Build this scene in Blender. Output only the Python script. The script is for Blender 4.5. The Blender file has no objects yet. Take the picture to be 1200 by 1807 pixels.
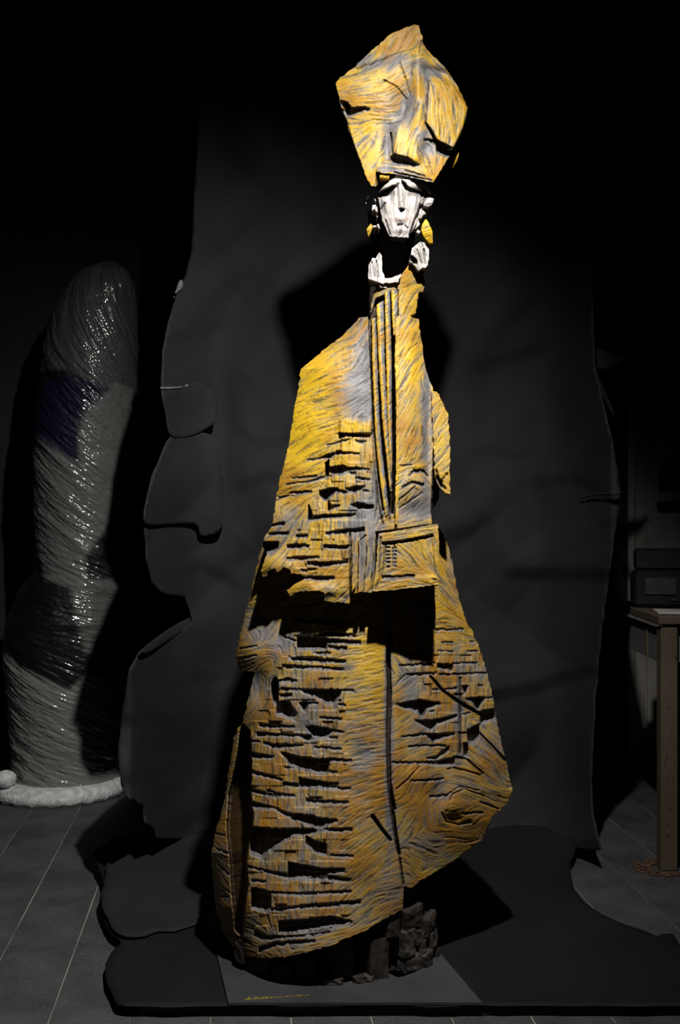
import bpy, math, random
import numpy as np
from mathutils import Vector

# ------------------------------------------------------------------ camera, world, light
C = bpy.context.scene.collection
scene = bpy.context.scene
F, CX, CY, EYE = 2000.0, 600.0, 903.5, 1.1        # focal length in px (1200x1807 frame), eye height

cam_d = bpy.data.cameras.new('camera')
cam_d.sensor_fit = 'VERTICAL'; cam_d.sensor_height = 36.0; cam_d.lens = 36.0 * F / 1807.0
cam_d.clip_start = 0.05
cam = bpy.data.objects.new('camera', cam_d); C.objects.link(cam)
cam.location = (0, 0, EYE); cam.rotation_euler = (math.pi / 2, 0, 0)
scene.camera = cam

world = bpy.data.worlds.new('dark_room'); scene.world = world
world.use_nodes = True
bg = world.node_tree.nodes['Background']
bg.inputs[0].default_value = (0.75, 0.85, 1.0, 1); bg.inputs[1].default_value = 0.0008

LAMP = Vector((0.23, 1.60, 2.56))
def spot(name, loc, target, energy, size, blend, radius, col=(1, 1, 1)):
    d = bpy.data.lights.new(name, 'SPOT')
    d.energy = energy; d.spot_size = math.radians(size); d.spot_blend = blend
    d.shadow_soft_size = radius; d.color = col
    o = bpy.data.objects.new(name, d); C.objects.link(o)
    o.location = loc
    o.rotation_euler = (Vector(target) - Vector(loc)).to_track_quat('-Z', 'Y').to_euler()
    return o
spot('studio_spotlight', LAMP, (-0.42, 2.9, 0.95), 250, 94, 1.0, 0.028, (1.0, 0.97, 0.93))

scene.view_settings.view_transform = 'Standard'
scene.view_settings.look = 'None'
scene.view_settings.gamma = 1.0
scene.view_settings.use_curve_mapping = False
scene.view_settings.exposure = 0.0

rng = np.random.default_rng(7)
random.seed(7)

# ------------------------------------------------------------------ small helpers
ORIGIN = {}
def link(o, parent=None):
    C.objects.link(o)
    if parent is not None:
        o.parent = parent
    return o
def tag(o, label=None, cat=None, group=None, kind=None):
    if label: o['label'] = label
    if cat: o['category'] = cat
    if group: o['group'] = group
    if kind: o['kind'] = kind
    return o
def empty(name, loc):
    o = bpy.data.objects.new(name, None); link(o); o.location = loc
    o.empty_display_size = 0.1
    ORIGIN[o] = np.array(loc, float)
    return o
def mesh_obj(name, verts, faces, mat, parent=None, smooth=False, origin=None, attrs=None, flat_from=None):
    """verts are world coordinates; the object's origin is the parent's, or the point given"""
    verts = np.asarray(verts, float)
    if parent is not None:
        org = ORIGIN[parent]
    else:
        org = np.array(origin if origin is not None else (0, 0, 0), float)
    me = bpy.data.meshes.new(name)
    me.from_pydata((verts - org).tolist(), [], [list(map(int, f)) for f in faces] if not isinstance(faces, np.ndarray) else faces.tolist())
    me.update()
    if smooth:
        sm = np.ones(len(me.polygons), bool)
        if flat_from is not None: sm[flat_from:] = False
        me.polygons.foreach_set('use_smooth', sm)
    me.materials.append(mat)
    if attrs:
        for k in attrs: me.attributes.new(k, 'FLOAT', 'POINT')
        for k, v in attrs.items():
            me.attributes[k].data.foreach_set('value', np.ascontiguousarray(v, dtype=np.float32))
    o = bpy.data.objects.new(name, me); link(o, parent)
    if parent is None: o.location = org
    ORIGIN[o] = org
    return o
class MB:
    """collects boxes, prisms and tubes for one mesh"""
    def __init__(s): s.v = []; s.f = []
    def add(s, v, f):
        n = len(s.v); s.v += [tuple(p) for p in v]; s.f += [[i + n for i in q] for q in f]; return s
    def box(s, c, d, rz=0.0, bev=0.0, rx=0.0):
        hx, hy, hz = d[0] / 2, d[1] / 2, d[2] / 2
        b = min(bev, hx * .9, hy * .9, hz * .9)
        pts = []
        if b > 0:
            for z, k in ((-hz, b), (-hz + b, 0), (hz - b, 0), (hz, b)):
                ex, ey = hx - k, hy - k
                pts += [(-ex + b * (k == 0), -ey, z), (ex - b * (k == 0), -ey, z), (ex, -ey + b * (k == 0), z), (ex, ey - b * (k == 0), z),
                        (ex - b * (k == 0), ey, z), (-ex + b * (k == 0), ey, z), (-ex, ey - b * (k == 0), z), (-ex, -ey + b * (k == 0), z)]
            fs = [list(range(7, -1, -1)), list(range(24, 32))]
            for r in range(3):
                for i in range(8):
                    j = (i + 1) % 8
                    fs.append([r * 8 + i, r * 8 + j, r * 8 + 8 + j, r * 8 + 8 + i])
        else:
            pts = [(-hx, -hy, -hz), (hx, -hy, -hz), (hx, hy, -hz), (-hx, hy, -hz), (-hx, -hy, hz), (hx, -hy, hz), (hx, hy, hz), (-hx, hy, hz)]
            fs = [[3, 2, 1, 0], [4, 5, 6, 7], [0, 1, 5, 4], [1, 2, 6, 5], [2, 3, 7, 6], [3, 0, 4, 7]]
        cz, sz = math.cos(rz), math.sin(rz); cx, sx = math.cos(rx), math.sin(rx)
        out = []
        for x, y, z in pts:
            y, z = y * cx - z * sx, y * sx + z * cx
            out.append((c[0] + x * cz - y * sz, c[1] + x * sz + y * cz, c[2] + z))
        return s.add(out, fs)
    def tube(s, p0, p1, r0, r1=None, n=10):
        r1 = r0 if r1 is None else r1
        p0, p1 = Vector(p0), Vector(p1); q = (p1 - p0).to_track_quat('Z', 'Y')
        v = []
        for p, r in ((p0, r0), (p1, r1)):
            for i in range(n):
                a = 2 * math.pi * i / n
                v.append(tuple(p + q @ Vector((r * math.cos(a), r * math.sin(a), 0))))
        f = [list(range(n - 1, -1, -1)), list(range(n, 2 * n))] + [[i, (i + 1) % n, n + (i + 1) % n, n + i] for i in range(n)]
        return s.add(v, f)
    def build(s, name, mat, parent=None, smooth=False, origin=None):
        return mesh_obj(name, s.v, s.f, mat, parent, smooth, origin)

def at(px, py, Y):
    """the point at depth Y that stands at that pixel of the photograph"""
    return np.array(((px - CX) / F * Y, Y, EYE - (py - CY) / F * Y))
def on_floor(px, py, z=0.0):
    Y = (EYE - z) * F / (py - CY)
    return np.array(((px - CX) / F * Y, Y, z))

# ------------------------------------------------------------------ materials
def new_mat(name):
    m = bpy.data.materials.new(name); m.use_nodes = True
    nt = m.node_tree; b = nt.nodes['Principled BSDF']
    return m, nt, b
def N(nt, typ, **kw):
    n = nt.nodes.new(typ)
    for k, v in kw.items(): setattr(n, k, v)
    return n
def noise_mat(name, c0, c1, scale=8, rough=0.7, bump=0.0, bscale=60, spec=0.4, detail=6, stretch=(1, 1, 1), metallic=0.0, lo=0.35, hi=0.65, speck=None):
    m, nt, b = new_mat(name)
    tc = N(nt, 'ShaderNodeTexCoord'); mp = N(nt, 'ShaderNodeMapping'); mp.inputs['Scale'].default_value = stretch
    nt.links.new(tc.outputs['Object'], mp.inputs['Vector'])
    nz = N(nt, 'ShaderNodeTexNoise'); nz.inputs['Scale'].default_value = scale; nz.inputs['Detail'].default_value = detail
    nt.links.new(mp.outputs['Vector'], nz.inputs['Vector'])
    cr = N(nt, 'ShaderNodeValToRGB')
    cr.color_ramp.elements[0].position = lo; cr.color_ramp.elements[1].position = hi
    cr.color_ramp.elements[0].color = (*c0, 1); cr.color_ramp.elements[1].color = (*c1, 1)
    nt.links.new(nz.outputs['Fac'], cr.inputs['Fac'])
    col = cr.outputs['Color']
    if speck:
        n2 = N(nt, 'ShaderNodeTexNoise'); n2.inputs['Scale'].default_value = speck[0]; n2.inputs['Detail'].default_value = 2
        nt.links.new(mp.outputs['Vector'], n2.inputs['Vector'])
        r2 = N(nt, 'ShaderNodeValToRGB'); r2.color_ramp.elements[0].position = speck[1]; r2.color_ramp.elements[1].position = speck[1] + 0.05
        nt.links.new(n2.outputs['Fac'], r2.inputs['Fac'])
        mx = N(nt, 'ShaderNodeMix', data_type='RGBA')
        nt.links.new(r2.outputs['Color'], mx.inputs['Factor'])
        nt.links.new(col, mx.inputs['A']); mx.inputs['B'].default_value = (*speck[2], 1)
        col = mx.outputs['Result']
    nt.links.new(col, b.inputs['Base Color'])
    b.inputs['Roughness'].default_value = rough; b.inputs['Specular IOR Level'].default_value = spec; b.inputs['Metallic'].default_value = metallic
    if bump:
        n3 = N(nt, 'ShaderNodeTexNoise'); n3.inputs['Scale'].default_value = bscale; n3.inputs['Detail'].default_value = 5
        nt.links.new(mp.outputs['Vector'], n3.inputs['Vector'])
        bp = N(nt, 'ShaderNodeBump'); bp.inputs['Strength'].default_value = bump; bp.inputs['Distance'].default_value = 0.01
        nt.links.new(n3.outputs['Fac'], bp.inputs['Height']); nt.links.new(bp.outputs['Normal'], b.inputs['Normal'])
    return m

def painted_wood(name, grey, gold, ochre, dark, rough=0.5, spec=0.35):
    """carved wood: grey ground coat, gold dry-brushed over it; the brush marks come with the carving as attributes"""
    m, nt, b = new_mat(name)
    def attr(n):
        a = N(nt, 'ShaderNodeAttribute'); a.attribute_name = n; return a.outputs['Fac']
    tc = N(nt, 'ShaderNodeTexCoord')
    nz = N(nt, 'ShaderNodeTexNoise'); nz.inputs['Scale'].default_value = 26; nz.inputs['Detail'].default_value = 5
    nt.links.new(tc.outputs['Object'], nz.inputs['Vector'])
    def mix(fac, a, bb):
        x = N(nt, 'ShaderNodeMix', data_type='RGBA')
        if isinstance(fac, float): x.inputs['Factor'].default_value = fac
        else: nt.links.new(fac, x.inputs['Factor'])
        for k, v in (('A', a), ('B', bb)):
            if isinstance(v, tuple): x.inputs[k].default_value = (*v, 1)
            else: nt.links.new(v, x.inputs[k])
        return x.outputs['Result']
    r = N(nt, 'ShaderNodeValToRGB'); r.color_ramp.elements[0].position = 0.3; r.color_ramp.elements[1].position = 0.7
    nt.links.new(nz.outputs['Fac'], r.inputs['Fac'])
    g2 = tuple(c * 0.72 for c in grey)
    ground = mix(r.outputs['Color'], grey, g2)
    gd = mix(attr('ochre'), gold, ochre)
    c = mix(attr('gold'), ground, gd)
    c = mix(attr('groove'), c, dark)  # chisel grooves and cracks, plus shade painted into deep cuts and side walls
    nt.links.new(c, b.inputs['Base Color'])
    b.inputs['Roughness'].default_value = rough; b.inputs['Specular IOR Level'].default_value = spec
    n3 = N(nt, 'ShaderNodeTexNoise'); n3.inputs['Scale'].default_value = 420; n3.inputs['Detail'].default_value = 3
    nt.links.new(tc.outputs['Object'], n3.inputs['Vector'])
    bp = N(nt, 'ShaderNodeBump'); bp.inputs['Strength'].default_value = 0.35; bp.inputs['Distance'].default_value = 0.002
    nt.links.new(n3.outputs['Fac'], bp.inputs['Height']); nt.links.new(bp.outputs['Normal'], b.inputs['Normal'])
    return m

M = {}
M['gold'] = painted_wood('gold_painted_wood', (0.225, 0.22, 0.225), (0.67, 0.425, 0.012), (0.37, 0.178, 0.020), (0.035, 0.020, 0.008), rough=.45, spec=.3)
M['white'] = painted_wood('white_painted_wood', (0.28, 0.27, 0.285), (0.62, 0.585, 0.54), (0.70, 0.55, 0.50), (0.05, 0.045, 0.045))
M['char'] = noise_mat('charred_wood', (0.010, 0.008, 0.007), (0.05, 0.037, 0.030), 9, 0.75, 0.8, 70, 0.3, stretch=(1, 1, .35))
M['char_grey'] = noise_mat('charred_wood_grey_face', (0.012, 0.010, 0.009), (0.10, 0.087, 0.078), 34, 0.7, 0.35, 90, 0.3)
M['plate'] = noise_mat('grey_steel_plate', (0.040, 0.040, 0.0425), (0.062, 0.062, 0.065), 5, 0.55, 0.15, 90, 0.4)
M['paper'] = noise_mat('black_backdrop_paper', (0.0155, 0.0155, 0.0168), (0.0220, 0.0220, 0.0233), 2.5, 0.8, 0.7, 5, 0.25)
M['floor_paper'] = noise_mat('black_floor_paper', (0.0062, 0.0062, 0.0068), (0.0100, 0.0100, 0.0107), 3, 0.75, 0.2, 10, 0.25, speck=(55, 0.74, (0.06, 0.06, 0.06)))
M['paper_edge'] = noise_mat('torn_paper_edge', (0.10, 0.10, 0.10), (0.2, 0.2, 0.2), 40, 0.9)
M['board'] = noise_mat('black_board', (0.006, 0.006, 0.006), (0.012, 0.012, 0.012), 9, 0.8)
M['floor'] = noise_mat('worn_grey_floor_paint', (0.046, 0.046, 0.0475), (0.083, 0.083, 0.0845), 6, 0.62, 0.35, 55, 0.35, speck=(130, 0.66, (0.17, 0.17, 0.165)))
M['dust'] = noise_mat('pale_dust_in_the_seams', (0.12, 0.11, 0.10), (0.5, 0.47, 0.42), 3, 0.9)
M['wall'] = noise_mat('dark_wall', (0.012, 0.0115, 0.011), (0.018, 0.017, 0.017), 3, 0.9, 0.2, 40)
M['pale'] = noise_mat('pale_painted_panel', (0.36, 0.34, 0.31), (0.44, 0.42, 0.39), 4, 0.7)
M['table'] = noise_mat('speckled_pale_wood', (0.085, 0.062, 0.040), (0.13, 0.098, 0.066), 9, 0.65, 0.2, 60, stretch=(1, 1, .3), speck=(95, 0.68, (0.04, 0.022, 0.012)))
M['table_grey'] = noise_mat('grey_table_side', (0.13, 0.13, 0.127), (0.17, 0.17, 0.165), 6, 0.7)
M['sawdust'] = noise_mat('brown_sawdust', (0.09, 0.045, 0.025), (0.17, 0.09, 0.05), 70, 0.95, 0.8, 160)
M['black_plastic'] = noise_mat('black_plastic', (0.006, 0.006, 0.007), (0.010, 0.010, 0.011), 20, 0.45)
M['grey_plastic'] = noise_mat('grey_plastic', (0.030, 0.028, 0.028), (0.05, 0.047, 0.047), 20, 0.5)
M['notice'] = noise_mat('notice_paper', (0.45, 0.43, 0.40), (0.55, 0.53, 0.50), 6, 0.9)
M['ink'] = noise_mat('dark_ink', (0.02, 0.02, 0.02), (0.04, 0.04, 0.04), 20, 0.9)
M['blue_dark'] = noise_mat('dark_blue_pane', (0.006, 0.006, 0.02), (0.01, 0.01, 0.03), 5, 0.3)
M['yellow_paint'] = noise_mat('yellow_paint', (0.14, 0.11, 0.03), (0.30, 0.21, 0.02), 60, 0.7)
M['foam'] = noise_mat('white_foam_sheet', (0.5, 0.5, 0.5), (0.8, 0.8, 0.8), 40, 0.5, 0.6, 90)

# film-wrapped bundle: pale cloth, black sheet and blue sheet under a glossy stretch film
def film_mat():
    m, nt, b = new_mat('film_over_cloth')
    def attr(n):
        a = N(nt, 'ShaderNodeAttribute'); a.attribute_name = n; return a.outputs['Fac']
    def mix(fac, a, bb):
        x = N(nt, 'ShaderNodeMix', data_type='RGBA'); nt.links.new(fac, x.inputs['Factor'])
        for k, v in (('A', a), ('B', bb)):
            if isinstance(v, tuple): x.inputs[k].default_value = (*v, 1)
            else: nt.links.new(v, x.inputs[k])
        return x.outputs['Result']
    c = mix(attr('cloth'), (0.003, 0.003, 0.0034), (0.18, 0.176, 0.168))
    c = mix(attr('blue'), c, (0.004, 0.004, 0.024))
    nt.links.new(c, b.inputs['Base Color'])
    b.inputs['Roughness'].default_value = 0.55; b.inputs['Specular IOR Level'].default_value = 0.3
    b.inputs['Coat Weight'].default_value = 1.0; b.inputs['Coat Roughness'].default_value = 0.11
    return m
M['film'] = film_mat()

# ------------------------------------------------------------------ the setting
WALL_Y = 4.95
def struct(o):
    o['kind'] = 'structure'; return o
floor = struct(MB().box((0, 2.6, -0.0312), (7.0, 5.2, 0.06)).build('floor', M['dust'], None, origin=(0, 2.6, 0)))
# floor planks run away from the camera, turned a little to the left
rot = math.radians(5.3); PW = 0.174
base_pt = on_floor(174, 1561)
dirv = np.array((-math.sin(rot), math.cos(rot))); nrm = np.array((math.cos(rot), math.sin(rot)))
off0 = float(np.dot(base_pt[:2], nrm))
def plank_mesh(w, L):
    mb = MB().box((0, 0, -0.004), (w, L, 0.008), bev=0.0008)
    me = bpy.data.meshes.new('plank'); me.from_pydata(mb.v, [], mb.f); me.update(); me.materials.append(M['floor']); return me
pm = plank_mesh(PW - 0.0020, 5.6)
for k in range(-9, 15):
    cxy = nrm * (off0 + (k + .5) * PW) + dirv * 2.55
    o = bpy.data.objects.new('plank', pm); link(o, floor)
    o.location = (cxy[0], cxy[1] - 2.6, random.uniform(-.0006, .0006)); o.rotation_euler = (0, 0, rot)
struct(MB().box((0, WALL_Y + .05, 1.6), (7.0, .1, 3.2)).build('wall_back', M['wall'], None, origin=(0, WALL_Y, 0)))
struct(MB().box((-2.6, 2.6, 1.6), (.1, 5.0, 3.2)).build('wall_left', M['wall'], None, origin=(-2.6, 2.6, 0)))
struct(MB().box((2.6, 2.6, 1.6), (.1, 5.0, 3.2)).build('wall_right', M['wall'], None, origin=(2.6, 2.6, 0)))
struct(MB().box((0, 2.55, 3.25), (7.0, 5.1, .1)).build('ceiling', M['wall'], None, origin=(0, 2.6, 3.2)))
struct(MB().box((0, WALL_Y - .01, .05), (5.0, .02, .1), bev=.004).build('baseboard_back', M['grey_plastic'], None, origin=(0, WALL_Y, 0)))

# ------------------------------------------------------------------ carving tools: maps over the front view of the sculpture
GX0, GY0, GX1, GY1 = 350, 20, 930, 1770
GW, GH = GX1 - GX0, GY1 - GY0
XX, YY = np.meshgrid(np.arange(GX0, GX1, dtype=np.float32), np.arange(GY0, GY1, dtype=np.float32))
PXM = 2.62 / F                                   # metres per px at the front of the sculpture

def boxblur(a, r):
    r = int(r)
    if r < 1: return a
    for ax in (0, 1):
        p = np.pad(a, [(r + 1, r) if i == ax else (0, 0) for i in (0, 1)], mode='edge')
        c = np.cumsum(p, axis=ax, dtype=np.float64)
        n = a.shape[ax]
        a = ((np.take(c, range(2 * r + 1, 2 * r + 1 + n), ax) - np.take(c, range(0, n), ax)) / (2 * r + 1)).astype(np.float32)
    return a
def blur(a, r):
    return boxblur(boxblur(a, r), r)
def inpoly(poly, x, y):
    ins = np.zeros(x.shape, bool); n = len(poly)
    for i in range(n):
        x0, y0 = poly[i]; x1, y1 = poly[(i + 1) % n]
        if y0 == y1: continue
        c = ((y0 > y) != (y1 > y)) & (x < (x1 - x0) * (y - y0) / (y1 - y0) + x0)
        ins ^= c
    return ins
def polymask(poly, soft=0):
    m = np.zeros((GH, GW), np.float32)
    xs = [p[0] for p in poly]; ys = [p[1] for p in poly]
    i0, i1 = max(0, int(min(ys)) - GY0 - 1), min(GH, int(max(ys)) - GY0 + 2)
    j0, j1 = max(0, int(min(xs)) - GX0 - 1), min(GW, int(max(xs)) - GX0 + 2)
    m[i0:i1, j0:j1] = inpoly(poly, XX[i0:i1, j0:j1], YY[i0:i1, j0:j1])
    return blur(m, soft) if soft else m
def segdist(pts):
    """distance to a polyline and the position along it (0..1)"""
    best = np.full((GH, GW), 1e6, np.float32); par = np.zeros((GH, GW), np.float32)
    n = len(pts) - 1
    for i in range(n):
        (x0, y0), (x1, y1) = pts[i][:2], pts[i + 1][:2]
        dx, dy = x1 - x0, y1 - y0; L2 = dx * dx + dy * dy + 1e-9
        t = np.clip(((XX - x0) * dx + (YY - y0) * dy) / L2, 0, 1)
        d = np.hypot(XX - x0 - t * dx, YY - y0 - t * dy)
        k = d < best
        best[k] = d[k]; par[k] = ((i + t) / n)[k]
    return best, par
def tanelev(y):
    return np.interp(y, (100, 300, 500, 700, 900, 1100, 1300, 1500, 1700), (.32, .5, .8, 1.15, 1.45, 1.75, 2.05, 2.35, 2.6))

class Cuts:
    """depth to take away (metres, positive = into the wood) and where bare grey slopes stay"""
    def __init__(s):
        s.D = np.zeros((GH, GW), np.float32); s.R = np.zeros((GH, GW), np.float32)
    def slot(s, tri, k=2.1):
        tri = sorted(tri); xs = [t[0] for t in tri]
        x = np.arange(max(GX0, math.ceil(xs[0])), min(GX1 - 1, math.floor(xs[-1])) + 1)
        if len(x) == 0: return
        yt = np.interp(x, xs, [t[1] for t in tri]); yb = np.interp(x, xs, [t[2] for t in tri])
        wob = np.interp(x, np.arange(x[0] - 4, x[-1] + 8, 4), rng.normal(0, .7, len(np.arange(x[0] - 4, x[-1] + 8, 4))))
        yt = yt + wob * .6; yb = np.maximum(yb + wob, yt + 1.2)
        t = yb - yt
        d = k * t * PXM / tanelev(yt); d = np.clip(d, .005, .07)
        r = 0.28 * t + 1.6
        i0 = max(0, int(yt.min()) - GY0 - 1); i1 = min(GH, int((yb + r).max()) - GY0 + 2)
        jj = x - GX0; yy = YY[i0:i1, jj]
        a = np.where((yy >= yt) & (yy <= yb), d, np.where((yy > yb) & (yy < yb + r), d * (1 - (yy - yb) / r), 0))
        s.D[i0:i1, jj] = np.maximum(s.D[i0:i1, jj], a)
        s.R[i0:i1, jj] = np.maximum(s.R[i0:i1, jj], ((yy > yb - 1) & (yy < yb + r)) * 1.0)
    def slots(s, lst, ox, oy, sc, k=2.1):
        for tri in lst:
            s.slot([(ox + a / sc, oy + b / sc, oy + c / sc) for a, b, c in tri], k)
    def groove(s, pts, w, depth):
        w0, w1 = w if isinstance(w, tuple) else (w, w)
        d, p = segdist(pts); ww = w0 + (w1 - w0) * p
        s.D = np.maximum(s.D, depth * np.clip(1.6 * (1 - d / (ww * .5 + .4)), 0, 1))
    def pit(s, poly, depth, soft=1):
        s.D = np.maximum(s.D, polymask(poly, soft) * depth)

def T(lst, ox, oy, sc):
    return [(ox + a / sc, oy + b / sc) for a, b in lst]

# stroke direction (degrees, y down): x, y, radius, angle
BR = [
 # mitre
 (680, 85, 30, -55), (640, 120, 22, -35), (715, 65, 20, -60), (620, 160, 26, 0), (655, 150, 24, -12), (665, 185, 20, 8), (690, 205, 16, -8), (700, 175, 14, -40),
 (700, 130, 18, -35), (725, 105, 14, -15), (735, 130, 12, 80), (622, 215, 14, 12), (640, 235, 16, -35), (635, 265, 18, -52), (655, 300, 16, -62), (665, 245, 12, -70),
 (725, 195, 16, -70), (718, 250, 22, -78), (735, 225, 14, -60), (775, 115, 22, 52), (800, 150, 16, 60), (785, 190, 26, 84), (805, 215, 22, 92), (765, 200, 16, 86),
 (660, 475, 14, 82), (740, 452, 14, 70), (755, 262, 12, 40), (780, 290, 18, 100), (745, 292, 16, 70), (700, 300, 18, 6), (735, 310, 16, 12),
 # face
 (690, 350, 16, 82), (706, 345, 10, 90), (722, 355, 14, 100), (690, 390, 14, 76), (722, 390, 12, 104), (680, 330, 10, -35), (725, 325, 10, 35),
 # cape left
 (635, 580, 16, -62), (640, 640, 18, -64), (640, 700, 20, -35), (600, 610, 22, -22), (570, 640, 24, -28), (545, 670, 20, -35), (600, 670, 24, -15), (560, 710, 24, -14),
 (535, 730, 18, -32), (580, 750, 24, -14), (530, 790, 24, -40), (560, 800, 24, -26), (520, 840, 22, -24), (545, 850, 20, -14), (500, 880, 16, -20), (490, 905, 12, 80), (515, 905, 14, -40),
 (620, 780, 28, 90), (615, 850, 34, 90), (590, 930, 40, 90), (530, 970, 24, -60), (485, 990, 16, -50), (600, 1030, 30, -45), (560, 1035, 22, -10), (640, 990, 16, 88),
 # cape right
 (720, 540, 14, -62), (720, 600, 18, -60), (735, 580, 12, -68), (720, 660, 20, -62), (722, 720, 22, -60), (720, 780, 20, -64), (750, 680, 12, 78), (752, 760, 14, 86),
 (780, 750, 16, -58), (780, 810, 16, -50), (785, 850, 12, 40), (730, 835, 12, -10), (715, 850, 10, -40), (748, 850, 10, 50), (720, 890, 14, -60), (745, 890, 12, -45), (725, 915, 16, -20),
 # book
 (700, 935, 14, -8), (745, 932, 14, -8), (715, 975, 12, 40), (745, 985, 16, 62), (760, 965, 10, 80), (740, 1015, 14, 10), (700, 1030, 14, -10),
 # lower robe, left
 (440, 1090, 12, 0), (450, 1110, 14, 60), (470, 1125, 14, -60), (435, 1150, 14, -14), (455, 1165, 14, -30), (480, 1140, 16, 12), (455, 1210, 14, 85), (440, 1260, 14, -50),
 (520, 1150, 30, 88), (550, 1250, 40, 90), (520, 1330, 40, 90), (530, 1400, 40, 90), (520, 1500, 40, 90), (530, 1580, 34, 90), (500, 1640, 30, 75),
 (640, 1160, 20, -8), (650, 1210, 22, -12), (640, 1260, 20, -6), (655, 1310, 22, -8), (640, 1360, 20, -10), (650, 1410, 22, -18), (640, 1460, 22, -34), (660, 1520, 22, -40),
 (690, 1560, 22, -10), (640, 1590, 20, -42), (660, 1620, 22, -30), (385, 1480, 14, 40), (385, 1540, 14, 62), (400, 1600, 16, 45), (450, 1660, 26, 20), (550, 1665, 28, -12), (400, 1400, 12, -60),
 # lower robe, right
 (785, 1000, 14, 62), (800, 1050, 14, 52), (815, 1085, 14, 30), (790, 1120, 12, 8), (825, 1120, 12, 12), (702, 1120, 10, 75), (705, 1170, 12, 60), (710, 1220, 14, -30),
 (710, 1270, 14, -38), (720, 1320, 16, -25), (715, 1360, 14, -50), (730, 1390, 14, -62), (750, 1150, 18, 88), (780, 1220, 24, 90), (830, 1190, 20, 88), (790, 1290, 20, 88), (850, 1220, 14, 85),
 (860, 1290, 16, 45), (855, 1330, 16, 42), (880, 1360, 14, 52), (840, 1370, 16, 30), (800, 1370, 14, 10), (770, 1400, 14, -50), (760, 1440, 14, 82), (800, 1465, 14, 10), (830, 1440, 12, -40),
 (820, 1405, 12, 30), (860, 1410, 16, 26), (790, 1500, 14, -16), (745, 1500, 16, 22), (735, 1530, 14, 48), (755, 1540, 12, -30), (720, 1460, 14, -60),
]
num_c = np.full((GH, GW), .02, np.float32) * np.cos(2 * np.radians(-20)); num_s = np.full((GH, GW), .02, np.float32) * np.sin(2 * np.radians(-20))
for x, y, r, a in BR:
    i0, i1 = max(0, int(y - 3 * r - GY0)), min(GH, int(y + 3 * r - GY0)); j0, j1 = max(0, int(x - 3 * r - GX0)), min(GW, int(x + 3 * r - GX0))
    w = np.exp(-((XX[i0:i1, j0:j1] - x) ** 2 + (YY[i0:i1, j0:j1] - y) ** 2) / (1.1 * r * r))
    num_c[i0:i1, j0:j1] += w * math.cos(2 * math.radians(a)); num_s[i0:i1, j0:j1] += w * math.sin(2 * math.radians(a))
ANG = 0.5 * np.arctan2(num_s, num_c)
ANG = ANG + .6 * blur(rng.normal(0, 1, (GH, GW)).astype(np.float32), 8)
UX, UY = np.cos(ANG).astype(np.float32), np.sin(ANG).astype(np.float32)

def lic(seed_blur, steps):
    """noise smeared along the stroke direction: long chisel and brush marks"""
    n = rng.normal(0, 1, (GH, GW)).astype(np.float32)
    n = blur(n, seed_blur) if seed_blur else n
    acc = n.copy()
    for sgn in (1, -1):
        px, py = XX - GX0, YY - GY0
        vx, vy = UX * sgn, UY * sgn
        for _ in range(steps):
            px = np.clip(px + vx, 0, GW - 1.001); py = np.clip(py + vy, 0, GH - 1.001)
            i, j = (py + .5).astype(np.int32).clip(0, GH - 1), (px + .5).astype(np.int32).clip(0, GW - 1)
            acc += n[i, j]
            nx, ny = UX[i, j], UY[i, j]
            f = np.where(nx * vx + ny * vy < 0, -1, 1)
            vx, vy = nx * f, ny * f
    acc -= blur(acc, 14)
    return acc / acc.std()
CHISEL = lic(0, 12) * .75 + lic(1, 13) * .5           # chisel marks
def sparse_lines(share, steps):
    n0 = (rng.random((GH, GW)) < share).astype(np.float32)
    acc = n0.copy()
    for sgn in (1, -1):
        px, py = XX - GX0, YY - GY0; vx, vy = UX * sgn, UY * sgn
        for _ in range(steps):
            px = np.clip(px + vx, 0, GW - 1.001); py = np.clip(py + vy, 0, GH - 1.001)
            i, j = (py + .5).astype(np.int32).clip(0, GH - 1), (px + .5).astype(np.int32).clip(0, GW - 1)
            acc = np.maximum(acc, n0[i, j])
            nx, ny = UX[i, j], UY[i, j]; f = np.where(nx * vx + ny * vy < 0, -1, 1); vx, vy = nx * f, ny * f
    return np.clip(boxblur(acc, 1) * 1.5, 0, 1)
CRACK = sparse_lines(.0032, 9)   # splits and deep gouge lines
STREAK = lic(1, 26)           # broader brush streaks
BRISTLE = lic(0, 9)            # fine bristle lines
def lownoise(r):
    a = blur(rng.normal(0, 1, (GH, GW)).astype(np.float32), r); return a / a.std()
LOW = lownoise(18); MID = lownoise(7)

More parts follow.
